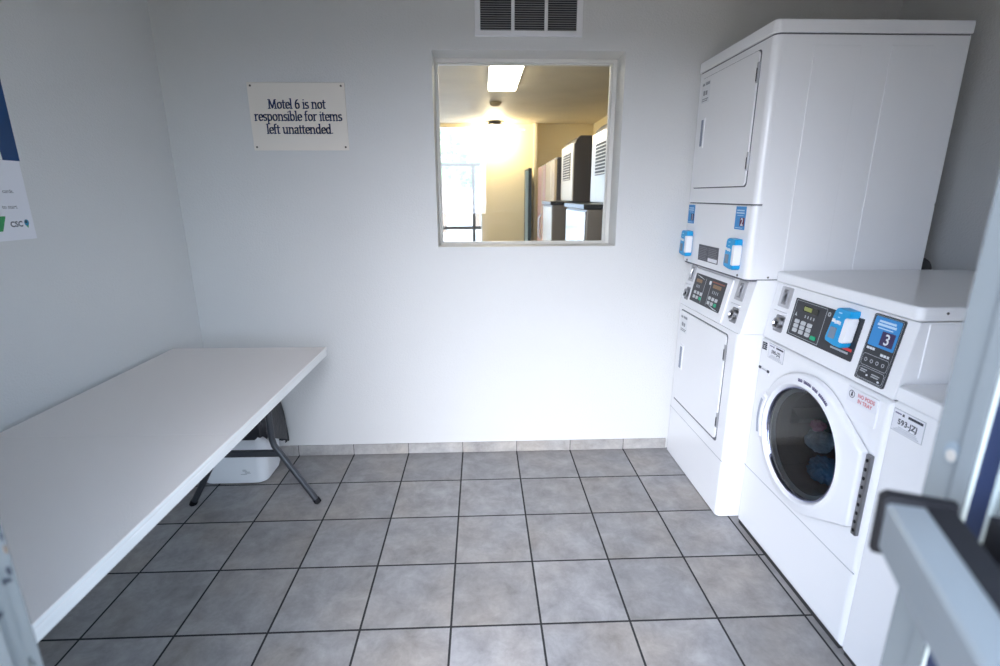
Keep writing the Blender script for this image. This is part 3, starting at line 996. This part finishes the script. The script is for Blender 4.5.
# cabinet: solid sides, top and back with a front plate that has the round mouth
b = MB()
N = 96
body = hull(rrect(0.0, WW, 0.014, 0.866, 0.004, 3))
angs = [2 * math.pi * i / N for i in range(N)]
# make sure the corners are hit
for cx_, cz_ in ((0, 0.014), (WW, 0.014), (WW, 0.866), (0, 0.866)):
    a = math.atan2(cz_ - CZ, cx_ - CX) % (2 * math.pi)
    k = min(range(N), key=lambda i: min(abs(angs[i] - a), 2 * math.pi - abs(angs[i] - a)))
    angs[k] = a
rad = [ray_poly([(0, 0.014), (WW, 0.014), (WW, 0.866), (0, 0.866)], a) for a in angs]
def oc(f, y, cap=None):
    out = []
    for a, r in zip(angs, rad):
        r_ = f(r)
        out.append((CX + r_ * math.cos(a), y, CZ + r_ * math.sin(a)))
    return out
def inset(d, y):
    return [(min(max(CX + r * math.cos(a), d), WW - d), y, min(max(CZ + r * math.sin(a), 0.014 + d), 0.866 - d)) for a, r in zip(angs, rad)]
b.rings([inset(0.02, WD), inset(0, WD), inset(0, 0.018), inset(0.002, 0.010), inset(0.006, 0.004), inset(0.012, 0.001), inset(0.018, 0.0), [(CX + 0.18 * math.cos(a), 0.0, CZ + 0.18 * math.sin(a)) for a in angs]], ENAMEL, closed_start=True)
b.build('cabinet', wsh)
# drum
b = MB()
b.rings([[(CX + r * math.cos(a), y, CZ + r * math.sin(a)) for a in angs] for r, y in ((0.18, 0.0), (0.178, 0.05), (0.23, 0.07), (0.235, 0.40))], pm('drum_steel', (0.10, 0.12, 0.15), 0.35, 0.7, bump=(60, .3)), closed_end=True)
dr_ = b.build('drum', wsh)
for k in range(3):
    a = R(60 + 120 * k)
    Tm = Matrix.Translation((CX, 0, CZ)) @ Matrix.Rotation(-a, 4, 'Y')
    MB().prism([(0.235, -0.035), (0.18, -0.008), (0.18, 0.008), (0.235, 0.035)], 0.09, 0.38, pm('lifter', (0.16, 0.18, 0.21), .4), 'y', T=Tm).build('lifter', dr_)
MB().box(0.01, WW - 0.01, 0.006, WD - 0.02, 0.0, 0.016, pm('dark_plinth', (0.035, 0.035, 0.035), 0.7)).build('plinth', wsh)
MB().box(0.004, WW - 0.004, -0.0009, 0.002, 0.2905, 0.2935, MATS['seam_grey']).build('panel_seam', wsh)
# door: round with a flat hinge side
outline = hull([(CX + 0.251 * math.cos(t), CZ + 0.251 * math.sin(t)) for t in [i * math.pi / 48 for i in range(96)]] + [(0.643, 0.436), (0.643, 0.690)])
dang = [2 * math.pi * i / 128 for i in range(128)]
drad = [ray_poly(outline, a) for a in dang]
def dl(s, y, rmax=None):
    return [(CX + (r - s if rmax is None else rmax) * math.cos(a), y, CZ + (r - s if rmax is None else rmax) * math.sin(a)) for a, r in zip(dang, drad)]
b = MB()
b.rings([dl(0, -0.004), dl(0, -0.018), dl(0.003, -0.025), dl(0.009, -0.029), dl(0, -0.030, 0.228), dl(0, -0.036, 0.219), dl(0, -0.038, 0.211), dl(0, -0.034, 0.205), dl(0, -0.022, 0.200), dl(0, -0.006, 0.196), dl(0, -0.004, 0.196)], PLASTIC)
wd = b.build('door', wsh)
b = MB()
b.rings([[(CX + r * math.cos(a), y, CZ + r * math.sin(a)) for a in dang] for r, y in ((0.200, -0.020), (0.1990, -0.0275), (0.1965, -0.029), (0.1935, -0.026), (0.191, -0.012))], CHROME)
b.build('door_ring', wd)
b = MB()
b.rings([[(CX + r * math.cos(a), y, CZ + r * math.sin(a)) for a in dang] for r, y in ((0.194, -0.022), (0.170, -0.029), (0.14, -0.033), (0.11, -0.0355), (0.08, -0.037), (0.05, -0.038), (0.02, -0.0385))], DARKGLASS, closed_end=True)
b.build('door_glass', wd, 60)
b = MB()
hx0 = 0.6535
hx0 = 0.645
b.box(hx0, hx0 + 0.019, -0.013, 0.0, 0.420, 0.690, DSTEEL, 0.002)
for k in range(9):
    z = 0.436 + k * 0.0295
    b.prism([(hx0 + 0.0095 + 0.005 * math.cos(t), z + 0.006 * math.sin(t)) for t in [i * math.pi / 4 for i in range(8)]], -0.0142, -0.0125, BLACKR, 'y')
b.build('hinge', wd)
# grip on the left of the ring, its recess shade put in as colour
b = MB()
pts = arc(CX, CZ, 0.252, 0.252, 157, 200, 10) + arc(CX, CZ, 0.222, 0.222, 200, 157, 10)
b.prism(pts, -0.041, -0.018, PLASTIC, 'y', 0.004)
gp = b.build('grip', wd)
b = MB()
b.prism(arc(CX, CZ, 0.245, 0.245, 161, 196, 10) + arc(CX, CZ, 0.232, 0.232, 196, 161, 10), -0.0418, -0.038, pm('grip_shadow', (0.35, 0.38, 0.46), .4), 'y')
b.build('grip_recess_shade', wd)
# small violet lettering round the top of the door: too fine to read, a row of strokes along the rim
b = MB()
k = 0
for a in range(100, 58, -1):
    k += 1
    if k in (7, 8, 19, 20, 28, 29):
        continue
    t = R(a)
    for (da, r0, r1) in ((-.25, .2225, .234), (.22, .2225, .234 if k % 2 else .2285)):
        tt = t + R(da)
        c_, s2 = math.cos(tt), math.sin(tt)
        n_ = (-s2 * .0011, c_ * .0011)
        b.add([(CX + r0 * c_ + n_[0], -0.0335, CZ + r0 * s2 + n_[1]), (CX + r1 * c_ + n_[0], -0.0335, CZ + r1 * s2 + n_[1]), (CX + r1 * c_ - n_[0], -0.0335, CZ + r1 * s2 - n_[1]), (CX + r0 * c_ - n_[0], -0.0335, CZ + r0 * s2 - n_[1])], [(0, 1, 2, 3)], VIOLET)
b.build('rim_print', wd, 0)
# detergent tray with its sticker
b = MB().rr(0.517, 0.643, 0.766, 0.856, -0.006, 0.001, 0.006, PLASTIC, 0.0025)
tr_ = b.build('detergent_tray', wsh)
b = MB().box(0.522, 0.637, -0.0068, -0.0058, 0.812, 0.853, PAPER)
yy = -0.0073
b.text('NO PODS', 0.0165, 0.566, 0.836, yy, PINKINK, bold=0.0005, sx=.92)
b.text('IN TRAY', 0.0165, 0.568, 0.819, yy, PINKINK, bold=0.0005, sx=.92)
b.rings([circ(0.541, 0.837, r, yy, 20) for r in (0.0122, 0.0100)], INKD)
b.prism([(0.541 + 0.004 * math.cos(t), 0.834 + 0.004 * math.sin(t)) for t in [i * math.pi / 5 for i in range(10)]], yy, yy + .0006, INKD, 'y')
b.box(0.5385, 0.5435, yy, yy + .0006, 0.836, 0.844, INKD)
b.build('sticker', tr_, 0)
plate_label('asset_label', wsh, 0.064, 0.168, 0.803, 0.862, 0.0, '590-JZJ')
b = MB()
for k in range(4):
    b.box(0.019, 0.031, -0.0012, 0.0, 0.824 + k * 0.008, 0.830 + k * 0.008, INKD)
    b.box(0.033 + .002 * (k % 2), 0.050, -0.0012, 0.0, 0.825 + k * 0.008, 0.831 + k * 0.008, INKD)
b.build('brand_mark', wsh, 0)
b = MB().rr(0.022, 0.094, 0.732, 0.752, -0.005, 0.0, 0.004, PLASTIC, 0.001)
b.rr(0.022, 0.038, 0.743, 0.753, -0.007, -0.004, 0.003, INKD).rr(0.082, 0.096, 0.743, 0.753, -0.007, -0.004, 0.003, INKD).box(0.036, 0.084, -0.0065, -0.004, 0.745, 0.750, STEEL)
b.build('badge', wsh)
# control housing and lid
SW = 0.15
b = MB()
b.prism([(0.003, 0.872), (0.003 + SW * 0.225, 1.095), (WD, 1.095), (WD, 0.872)], 0.002, WW - 0.002, ENAMEL, 'x', 0.004)
ch = b.build('control_housing', wsh)
MB().box(0.01, WW - 0.01, 0.02, WD - 0.01, 0.860, 0.880, GAPSHADE).build('housing_gap', wsh)
b = MB().box(WW - 0.004, WW + 0.0015, 0.062, WD - 0.04, 0.935, 1.090, ENAMEL, 0.001)
b.build('side_panel', ch)
b = MB()
b.prism(front_round(0.001, WW + 0.003, 0.022, WD + 0.004, 0.022), 1.098, 1.138, ENAMEL, 'z', 0.007, 3)
lid = b.build('lid', wsh)
MB().prism([(0.055 + 0.0035 * math.cos(t), 1.121 + 0.0035 * math.sin(t)) for t in [i * math.pi / 5 for i in range(10)]], WW + 0.0025, WW + 0.0045, SCREW, 'x', T=Matrix.Translation((0, 0.045, 0))).build('screw', lid)
T = Matrix.Translation((0, 0.003, 0)) @ shear(SW, 0.872)
b = MB().rr(0.148, 0.490, 0.922, 1.059, -0.003, 0.002, 0.003, BLACKP, T=T)
cp_ = b.build('control_panel', wsh)
b = MB()
yy = -0.0036
for x0, x1, z0, z1 in ((0.156, 0.325, 1.0530, 1.0545), (0.156, 0.325, 0.9280, 0.9295), (0.156, 0.1575, 0.928, 1.0545), (0.3235, 0.325, 0.928, 1.0545)):
    b.box(x0, x1, yy, yy + .001, z0, z1, GREYL, T=T)
for x in (0.222, 0.238, 0.254, 0.270):
    b.box(x, x + 0.005, yy, yy + .001, 1.000, 1.010, GREYL, T=T)
b.prism([(0.165, 0.998), (0.178, 0.998), (0.1715, 1.012)], yy, yy + .001, GREYL, 'y', T=T)
b.box(0.442, 0.482, yy, yy + .001, 0.951, 0.960, RED, T=T)
b.box(0.388, 0.470, yy, yy + .001, 0.940, 0.946, GREYL, T=T)
b.rings([circ(0.340, 1.040, r, yy, 16) for r in (0.008, 0.003)], GREYL, T=T)
b.build('printing', cp_, 0)
b = MB().rr(0.206, 0.283, 1.022, 1.042, -0.005, -0.002, 0.002, pm('display_black', (0.03, 0.03, 0.02), .2), T=T)
b.rr(0.210, 0.252, 1.025, 1.039, -0.0057, -0.004, 0.001, LCDG, T=T)
b.build('display', cp_)
b = MB()
for i in range(3):
    for j in range(3):
        x, z = 0.179 + i * 0.036, 0.941 + j * 0.0165
        b.rr(x, x + 0.023, z, z + 0.0135, -0.0065, -0.0025, 0.003, KEY, T=T)
b.rr(0.284, 0.309, 0.938, 0.951, -0.0065, -0.0025, 0.003, GREEN, T=T)
b.build('keypad', cp_)
card_reader('card_reader', wsh, 0.388, 0.472, 0.960, 1.080, 0.0, T)
# tall price sign
b = MB().rr(0.524, 0.638, 0.888, 1.088, -0.004, 0.002, 0.006, BLACKP, T=T)
ps = b.build('instruction_plate', wsh)
b = MB()
yy = -0.0048
b.rr(0.533, 0.630, 0.995, 1.082, yy, yy + .001, 0.004, STBLUE, T=T)
b.box(0.574, 0.622, yy - .0005, yy + .0005, 1.003, 1.044, PURPLE, T=T)
b.text('3', 0.044, 0.598, 1.0085, yy - .001, INKL, 'CENTER', T, bold=0.0006)
for x0, x1, z0, z1 in ((0.550, 0.612, 1.067, 1.073), (0.547, 0.616, 1.057, 1.064), (0.552, 0.608, 1.049, 1.052)):
    b.box(x0, x1, yy - .0006, yy, z0, z1, pm('sticker_white', (0.55, 0.74, 0.90), .5), T=T)
for x0, x1, z0, z1 in ((0.535, 0.545, 0.983, 0.990), (0.547, 0.556, 0.983, 0.990), (0.558, 0.566, 0.983, 0.990), (0.592, 0.602, 0.974, 0.981), (0.604, 0.613, 0.974, 0.981), (0.616, 0.624, 0.974, 0.981)):
    b.box(x0, x1, yy, yy + .001, z0, z1, INKL, T=T)
def ring_box(x0, x1, z0, z1, r, t):
    o, i = rrect(x0, x1, z0, z1, r), rrect(x0 + t, x1 - t, z0 + t, z1 - t, r - t)
    b.rings([[(p[0], yy, p[1]) for p in o], [(p[0], yy, p[1]) for p in i]], GREYL, T=T)
ring_box(0.531, 0.631, 0.933, 0.969, 0.008, 0.0014)
ring_box(0.531, 0.631, 0.894, 0.929, 0.008, 0.0014)
ring_box(0.527, 0.635, 0.891, 1.085, 0.006, 0.0010)
for k in range(4):
    x = 0.540 + k * 0.022
    b.rings([circ(x + 0.007, 0.951, r, yy, 10) for r in (0.006, 0.0035)], GREYL, T=T)
for x0, x1, z0, z1 in ((0.539, 0.565, 0.919, 0.922), (0.539, 0.560, 0.913, 0.916), (0.566, 0.572, 0.905, 0.910), (0.585, 0.615, 0.914, 0.917), (0.585, 0.612, 0.908, 0.911), (0.612, 0.619, 0.899, 0.904)):
    b.box(x0, x1, yy, yy + .001, z0, z1, INKL if x1 - x0 < .01 else GREYL, T=T)
b.build('printing', ps, 0)
coin_slot('coin_slot', wsh, 0.046, 0.116, 1.008, 1.086, 0.003, shear(SW, 0.872))

# laundry behind the glass
def garment(name, label, col, cx, cy_, cz, r, seed):
    rnd = random.Random(seed)
    bm_ = bmesh.new()
    bmesh.ops.create_icosphere(bm_, subdivisions=5, radius=1)
    ks = [(Vector((rnd.uniform(-1, 1), rnd.uniform(-1, 1), rnd.uniform(-1, 1))) * (3 + 1.6 * i), rnd.uniform(0, 6), 0.15 / (1 + .35 * i)) for i in range(8)]
    for v in bm_.verts:
        n = v.co.copy()
        d = 0.62 + sum(a_ * abs(math.sin(n.dot(k_) + p_)) for k_, p_, a_ in ks)
        v.co = Vector((n.x * d * r[0], n.y * d * r[1], n.z * d * r[2]))
    m_ = MB().bm(bm_, pm('cloth_' + name, col, 0.9, bump=(60, .4)))
    o = m_.build(name, None, 80)
    o.location = (1.880 + cy_, -0.690 - cx, cz)
    o.rotation_euler = (0, R(rnd.uniform(-20, 20)), R(rnd.uniform(0, 90)))
    tag(o, label, 'laundry')
garment('blue_cloth', 'crumpled blue garment low behind the washer door glass', (0.01, 0.20, 0.42), 0.290, 0.140, 0.425, (0.060, 0.050, 0.042), 3)
garment('white_cloth', 'pale grey garment lying on the blue one behind the washer door glass', (0.40, 0.47, 0.55), 0.245, 0.140, 0.520, (0.050, 0.045, 0.038), 9)
garment('pink_cloth', 'small pink garment on top of the pale one behind the washer door glass', (0.50, 0.06, 0.20), 0.235, 0.130, 0.580, (0.024, 0.026, 0.020), 5)

# ================================================================== top loading washer nearest the door
tl = thing('top_load_washer', 'low white washer nearest the entrance door, marked 593-JZJ', 'washer', (1.883, -1.373, 0), R(-90))
b = MB().box(0, 0.68, 0, 0.70, 0.014, 0.876, ENAMEL, 0.010, 3)
b.build('cabinet', tl)
MB().box(0.01, 0.67, 0.006, 0.68, 0.0, 0.018, MATS['dark_plinth']).build('plinth', tl)
MB().prism([(0.0, 0.879), (0.002, 0.915), (0.012, 0.922), (0.70, 0.922), (0.70, 0.879)], 0.002, 0.678, ENAMEL, 'x', 0.003).build('worktop', tl)
b = MB().rr(0.06, 0.62, 0.10, 0.56, 0, 0.012, 0.03, ENAMEL, 0.004, T=Matrix(((1, 0, 0, 0), (0, 0, 1, 0), (0, 1, 0, 0.921), (0, 0, 0, 1))))
b.build('lid', tl)
b = MB().prism([(0.60, 0.922), (0.635, 1.08), (0.70, 1.08), (0.70, 0.922)], 0.01, 0.67, ENAMEL, 'x', 0.006)
b.build('back_console', tl)
plate_label('asset_label', tl, 0.008, 0.111, 0.794, 0.858, 0.0, '593-JZJ', border=GREYL)

# ================================================================== the room beyond the window
Y0, Y1, X0, X1, H2 = YB + WT, 5.30, -1.2, 2.42, 2.44
struct(MB().box(X0 - .1, X1 + .1, Y0, Y1 + .1, -0.1, 0, pm('vending_floor', (0.35, 0.33, 0.30), .4)), 'floor_vending', 'plain floor of the vending room beyond the window', 'floor', smooth=0)
struct(MB().box(X0 - .1, X1 + .1, Y0, Y1 + .1, H2, H2 + .1, TANC), 'ceiling_vending', 'tan textured ceiling of the vending room seen through the window', 'ceiling', smooth=0)
struct(MB().box(X1, X1 + .1, Y0, Y1, 0, H2, TAN), 'wall_vending_right', 'tan wall behind the ice machines beyond the window', 'wall', smooth=0)
struct(MB().box(X0 - .1, X0, Y0, Y1, 0, H2, TAN), 'wall_vending_left', 'tan left wall of the vending room', 'wall', smooth=0)
GX0, GX1, GZ = -0.75, 0.765, 2.39
b = MB().box(GX1, X1 + .1, Y1, Y1 + .15, 0, H2, TAN).box(X0 - .1, GX0, Y1, Y1 + .15, 0, H2, TAN).box(GX0, GX1, Y1, Y1 + .15, GZ, H2, TAN)
struct(b, 'wall_vending_back', 'bright tan far wall of the vending room beyond the window', 'wall', smooth=0)
struct(MB().box(1.535, 1.575, Y1 - 0.12, Y1, 0, H2, pm('pale_trim', (0.88, 0.80, 0.62), .4)), 'trim_2', 'pale corner post on the far wall of the vending room', 'trim', smooth=0)
BRZ = pm('dark_bronze', (0.015, 0.017, 0.022), 0.4)
b = MB()
fy = Y1 + 0.05
for x in (GX0 + 0.02, 0.640, GX1 - 0.012):
    b.box(x - 0.028 if x != GX1 - 0.012 else x - 0.008, x + 0.022 if x != GX1 - 0.012 else x + 0.011, fy, fy + 0.05, 0, GZ if x != 0.640 else 1.85, BRZ if x == 0.640 else pm('pale_mullion', (0.8, 0.8, 0.78), .4))
for z0, z1 in ((1.850, 1.895), (0.920, 0.970), (0.0, 0.1)):
    b.box(GX0, GX1 - 0.02, fy, fy + 0.05, z0, z1, BRZ)
b.box(0.40, GX1 - 0.02, fy, fy + 0.04, 2.12, 2.14, MATS['pale_mullion'])
dv = struct(b, 'door_2', 'glazed outside door with dark rails across the vending room', 'door')
MB().box(GX0, GX1, fy + 0.022, fy + 0.026, 0.0, GZ, PANE).build('pane', dv)
# opened narrow door edge with lock beside the corner post
b = MB().box(1.405, 1.450, 4.62, 5.28, 0.01, 1.79, pm('teal_door_edge', (0.02, 0.05, 0.07), .4), 0.003)
dd = struct(b, 'door_3', 'dark narrow door standing open against the far tan wall', 'door')
b = MB().box(1.375, 1.406, 4.63, 4.70, 1.40, 1.55, BLACKR, 0.004)
b.build('lock', dd)
MB().box(1.365, 1.405, 4.62, 4.66, 0.5, 1.75, pm('pale_blue_edge', (0.45, 0.62, 0.70), .4), 0.003).build('edge_strip', dd)

# ceiling fittings
lp = thing('ceiling_light', 'bright rectangular ceiling light panel seen at the top of the window', 'light', (0.963, 2.13, H2))
MB().box(-0.145, 0.145, -0.62, 0.60, -0.02, -0.001, FRAMEW, 0.003).build('frame', lp)
MB().box(-0.13, 0.13, -0.60, 0.59, -0.032, -0.019, pm('lit_diffuser', (0.9, 0.88, 0.8), .5, emit=((1.0, 0.88, 0.66), 22.0)), 0.004).build('diffuser', lp)
sd = thing('smoke_detector', 'small round smoke detector on the ceiling beyond the window', 'detector', (0.92, 3.53, H2))
b = MB()
b.rings([[(r * math.cos(t), r * math.sin(t), z) for t in [i * math.pi / 12 for i in range(24)]] for r, z in ((0.062, -0.001), (0.062, -0.02), (0.052, -0.034), (0.03, -0.045), (0.012, -0.047))], pm('detector_plastic', (0.50, 0.42, 0.28), .5), True, True)
b.build('housing', sd)
MB().rings([[(r * math.cos(t), r * math.sin(t), z) for t in [i * math.pi / 12 for i in range(24)]] for r, z in ((0.07, -0.001), (0.07, -0.008), (0.06, -0.009))], MATS['detector_plastic'], True, True).build('base', sd)
cl = thing('ceiling_lamp', 'lit jar shaped ceiling lamp with a dark cap near the far wall', 'lamp', (0.955, 5.05, H2))
b = MB()
b.rings([[(r * math.cos(t), r * math.sin(t), z) for t in [i * math.pi / 12 for i in range(24)]] for r, z in ((0.09, -0.001), (0.09, -0.03), (0.125, -0.045), (0.125, -0.06))], BRZ, True, True)
b.build('cap', cl)
b = MB()
b.rings([[(r * math.cos(t), r * math.sin(t), z) for t in [i * math.pi / 12 for i in range(24)]] for r, z in ((0.105, -0.06), (0.115, -0.10), (0.115, -0.17), (0.09, -0.205), (0.04, -0.22))], pm('lit_shade', (0.9, 0.85, 0.7), .5, emit=((1.0, 0.84, 0.56), 110.0)), True, True)
b.build('lamp_shade', cl)

# ice machines: bin below, head with a side grille above; local front looks along -x
def ice_machine(label, y0, y1, z1):
    t = thing('ice_machine', label, 'ice machine', (0, 0, 0), 0, 'ice machines beyond the window')
    MIV = pm('ivory_steel', (0.70, 0.64, 0.52), 0.3, 0.2)
    DBR = pm('shaded_brown_side', (0.085, 0.07, 0.06), 0.4, 0.2)  # side away from the daylight, its shade put into the brown
    b = MB().box(1.38, 2.25, y0, y1, 0.12, 1.345, pm('brown_bin', (0.20, 0.17, 0.14), .35, .3), 0.01)
    bn = b.build('bin', t)
    MB().box(1.372, 1.38, y0 + 0.015, y1 - 0.015, 0.55, 1.33, pm('pale_bin_front', (0.75, 0.76, 0.78), .22, .4), 0.003).build('bin_door', bn)
    MB().box(1.36, 2.26, y0 - 0.005, y1 + 0.005, 1.345, 1.375, pm('black_ledge', (0.015, 0.017, 0.02), .3), 0.004).build('ledge', t)
    b = MB()
    b.prism([(1.56, 1.375), (1.56, z1 - 0.075), (1.575, z1 - 0.03), (1.61, z1), (2.22, z1), (2.22, 1.375)], y0, y1, DBR, 'y', 0.004)
    hd = b.build('head', t)
    b = MB()
    b.box(1.548, 1.562, y0 + 0.004, y1 - 0.004, 1.38, z1 - 0.06, MIV, 0.004)
    fp = b.build('front_panel', hd)
    b = MB()
    b.box(1.545, 1.549, y0 + 0.2 * (y1 - y0), y0 + 0.8 * (y1 - y0), 1.56, z1 - 0.13, pm('grille_gap', (0.06, 0.05, 0.04), .6))
    z = 1.565
    while z < z1 - 0.135:
        b.prism([(1.540, z), (1.548, z + 0.003), (1.548, z + 0.010), (1.540, z + 0.007)], y0 + 0.2 * (y1 - y0), y0 + 0.8 * (y1 - y0), MIV, 'y')
        z += 0.022
    b.build('grille', hd)
    for x in (1.45, 2.15):
        for y in (y0 + .07, y1 - .07):
            MB().tube([(x, y, 0), (x, y, 0.125)], 0.022, STEEL, 10).build('leg', t)
    return t
ice_machine('ice machine with a dark brown shaded side in the middle of the window', 1.97, 2.62, 1.925)
ice_machine('ice machine with a pale grilled front cut off by the right window edge', 0.48, 1.20, 1.90)

def vending(label, y0, y1, z1, col, stripe):
    t = thing('vending_machine', label, 'vending machine')
    MB().box(1.52, 2.30, y0, y1, 0.06, z1, pm('vending_side', (0.05, 0.045, 0.045), .4), 0.008).build('cabinet', t)
    d = MB().box(1.495, 1.522, y0 + 0.006, y1 - 0.006, 0.10, z1 - 0.02, col, 0.006).build('door', t)
    MB().box(1.489, 1.497, y0 + (y1 - y0) * .30, y0 + (y1 - y0) * .36, 0.2, z1 - 0.05, stripe, 0.002).build('trim_strip', d)
    MB().tube([(1.497, y0 + 0.42 * (y1 - y0), 0.9), (1.465, y0 + 0.42 * (y1 - y0), 0.95), (1.465, y0 + 0.42 * (y1 - y0), 1.15), (1.497, y0 + 0.42 * (y1 - y0), 1.2)], 0.012, STEEL, 8).build('handle', d)
    MB().box(1.55, 2.25, y0 + .03, y1 - .03, 0, 0.06, GAP).build('base', t)
vending('beige vending machine next to the brown sided ice machine', 2.72, 3.46, 1.80, pm('beige_door', (0.62, 0.50, 0.33), .3), pm('pale_strip', (0.8, 0.74, 0.62), .3))
vending('pinkish vending machine next to the open dark door', 3.50, 4.25, 1.79, pm('pink_door', (0.62, 0.36, 0.36), .3), pm('cream_strip', (0.75, 0.66, 0.5), .3))

# ================================================================== outside
struct(MB().box(-30, 30, -40, -2.36, -0.12, -0.005, pm('concrete_ground', (0.33, 0.255, 0.175), .8, vary=(1.5, .1))), 'ground_front', 'concrete walkway outside the entrance door', 'ground', smooth=0)
struct(MB().box(-30, 30, Y1 + .1, 60, -0.12, -0.005, pm('pale_ground', (0.62, 0.60, 0.56), .8)), 'ground_back', 'bright pavement outside the vending room door', 'ground', smooth=0)
def tree(label, x, y, h, seed):
    rnd = random.Random(seed)
    t = thing('tree', label, 'tree', (x, y, 0), 0, 'trees outside the vending room')
    MB().tube([(0, 0, -0.02), (0.05, 0, h * .3), (0, 0.05, h * .6)], [0.14, 0.10, 0.06], pm('bark', (0.16, 0.12, 0.09), .9), 10).build('trunk', t)
    b = MB()
    for k in range(420):
        a, e, r = rnd.uniform(0, 6.28), rnd.uniform(-1, 1), rnd.uniform(.4, 1)
        c = Vector((math.cos(a) * math.sqrt(1 - e * e) * r * h * .36, math.sin(a) * math.sqrt(1 - e * e) * r * h * .36, h * .68 + e * r * h * .28))
        u = Vector((rnd.uniform(-1, 1), rnd.uniform(-1, 1), rnd.uniform(-1, 1))).normalized()
        v_ = u.orthogonal().normalized()
        s = h * .05
        b.add([c - u * s, c + v_ * s * .5, c + u * s, c - v_ * s * .5], [(0, 1, 2, 3)], pm('leaves', (0.10, 0.22, 0.07), .6))
    b.build('foliage', t, 0)
tree('leafy tree outside the glazed door, left of the mullion', -0.75, 18.0, 4.6, 4)
tree('smaller leafy tree outside beside the door mullion', 0.6, 22.0, 4.0, 8)
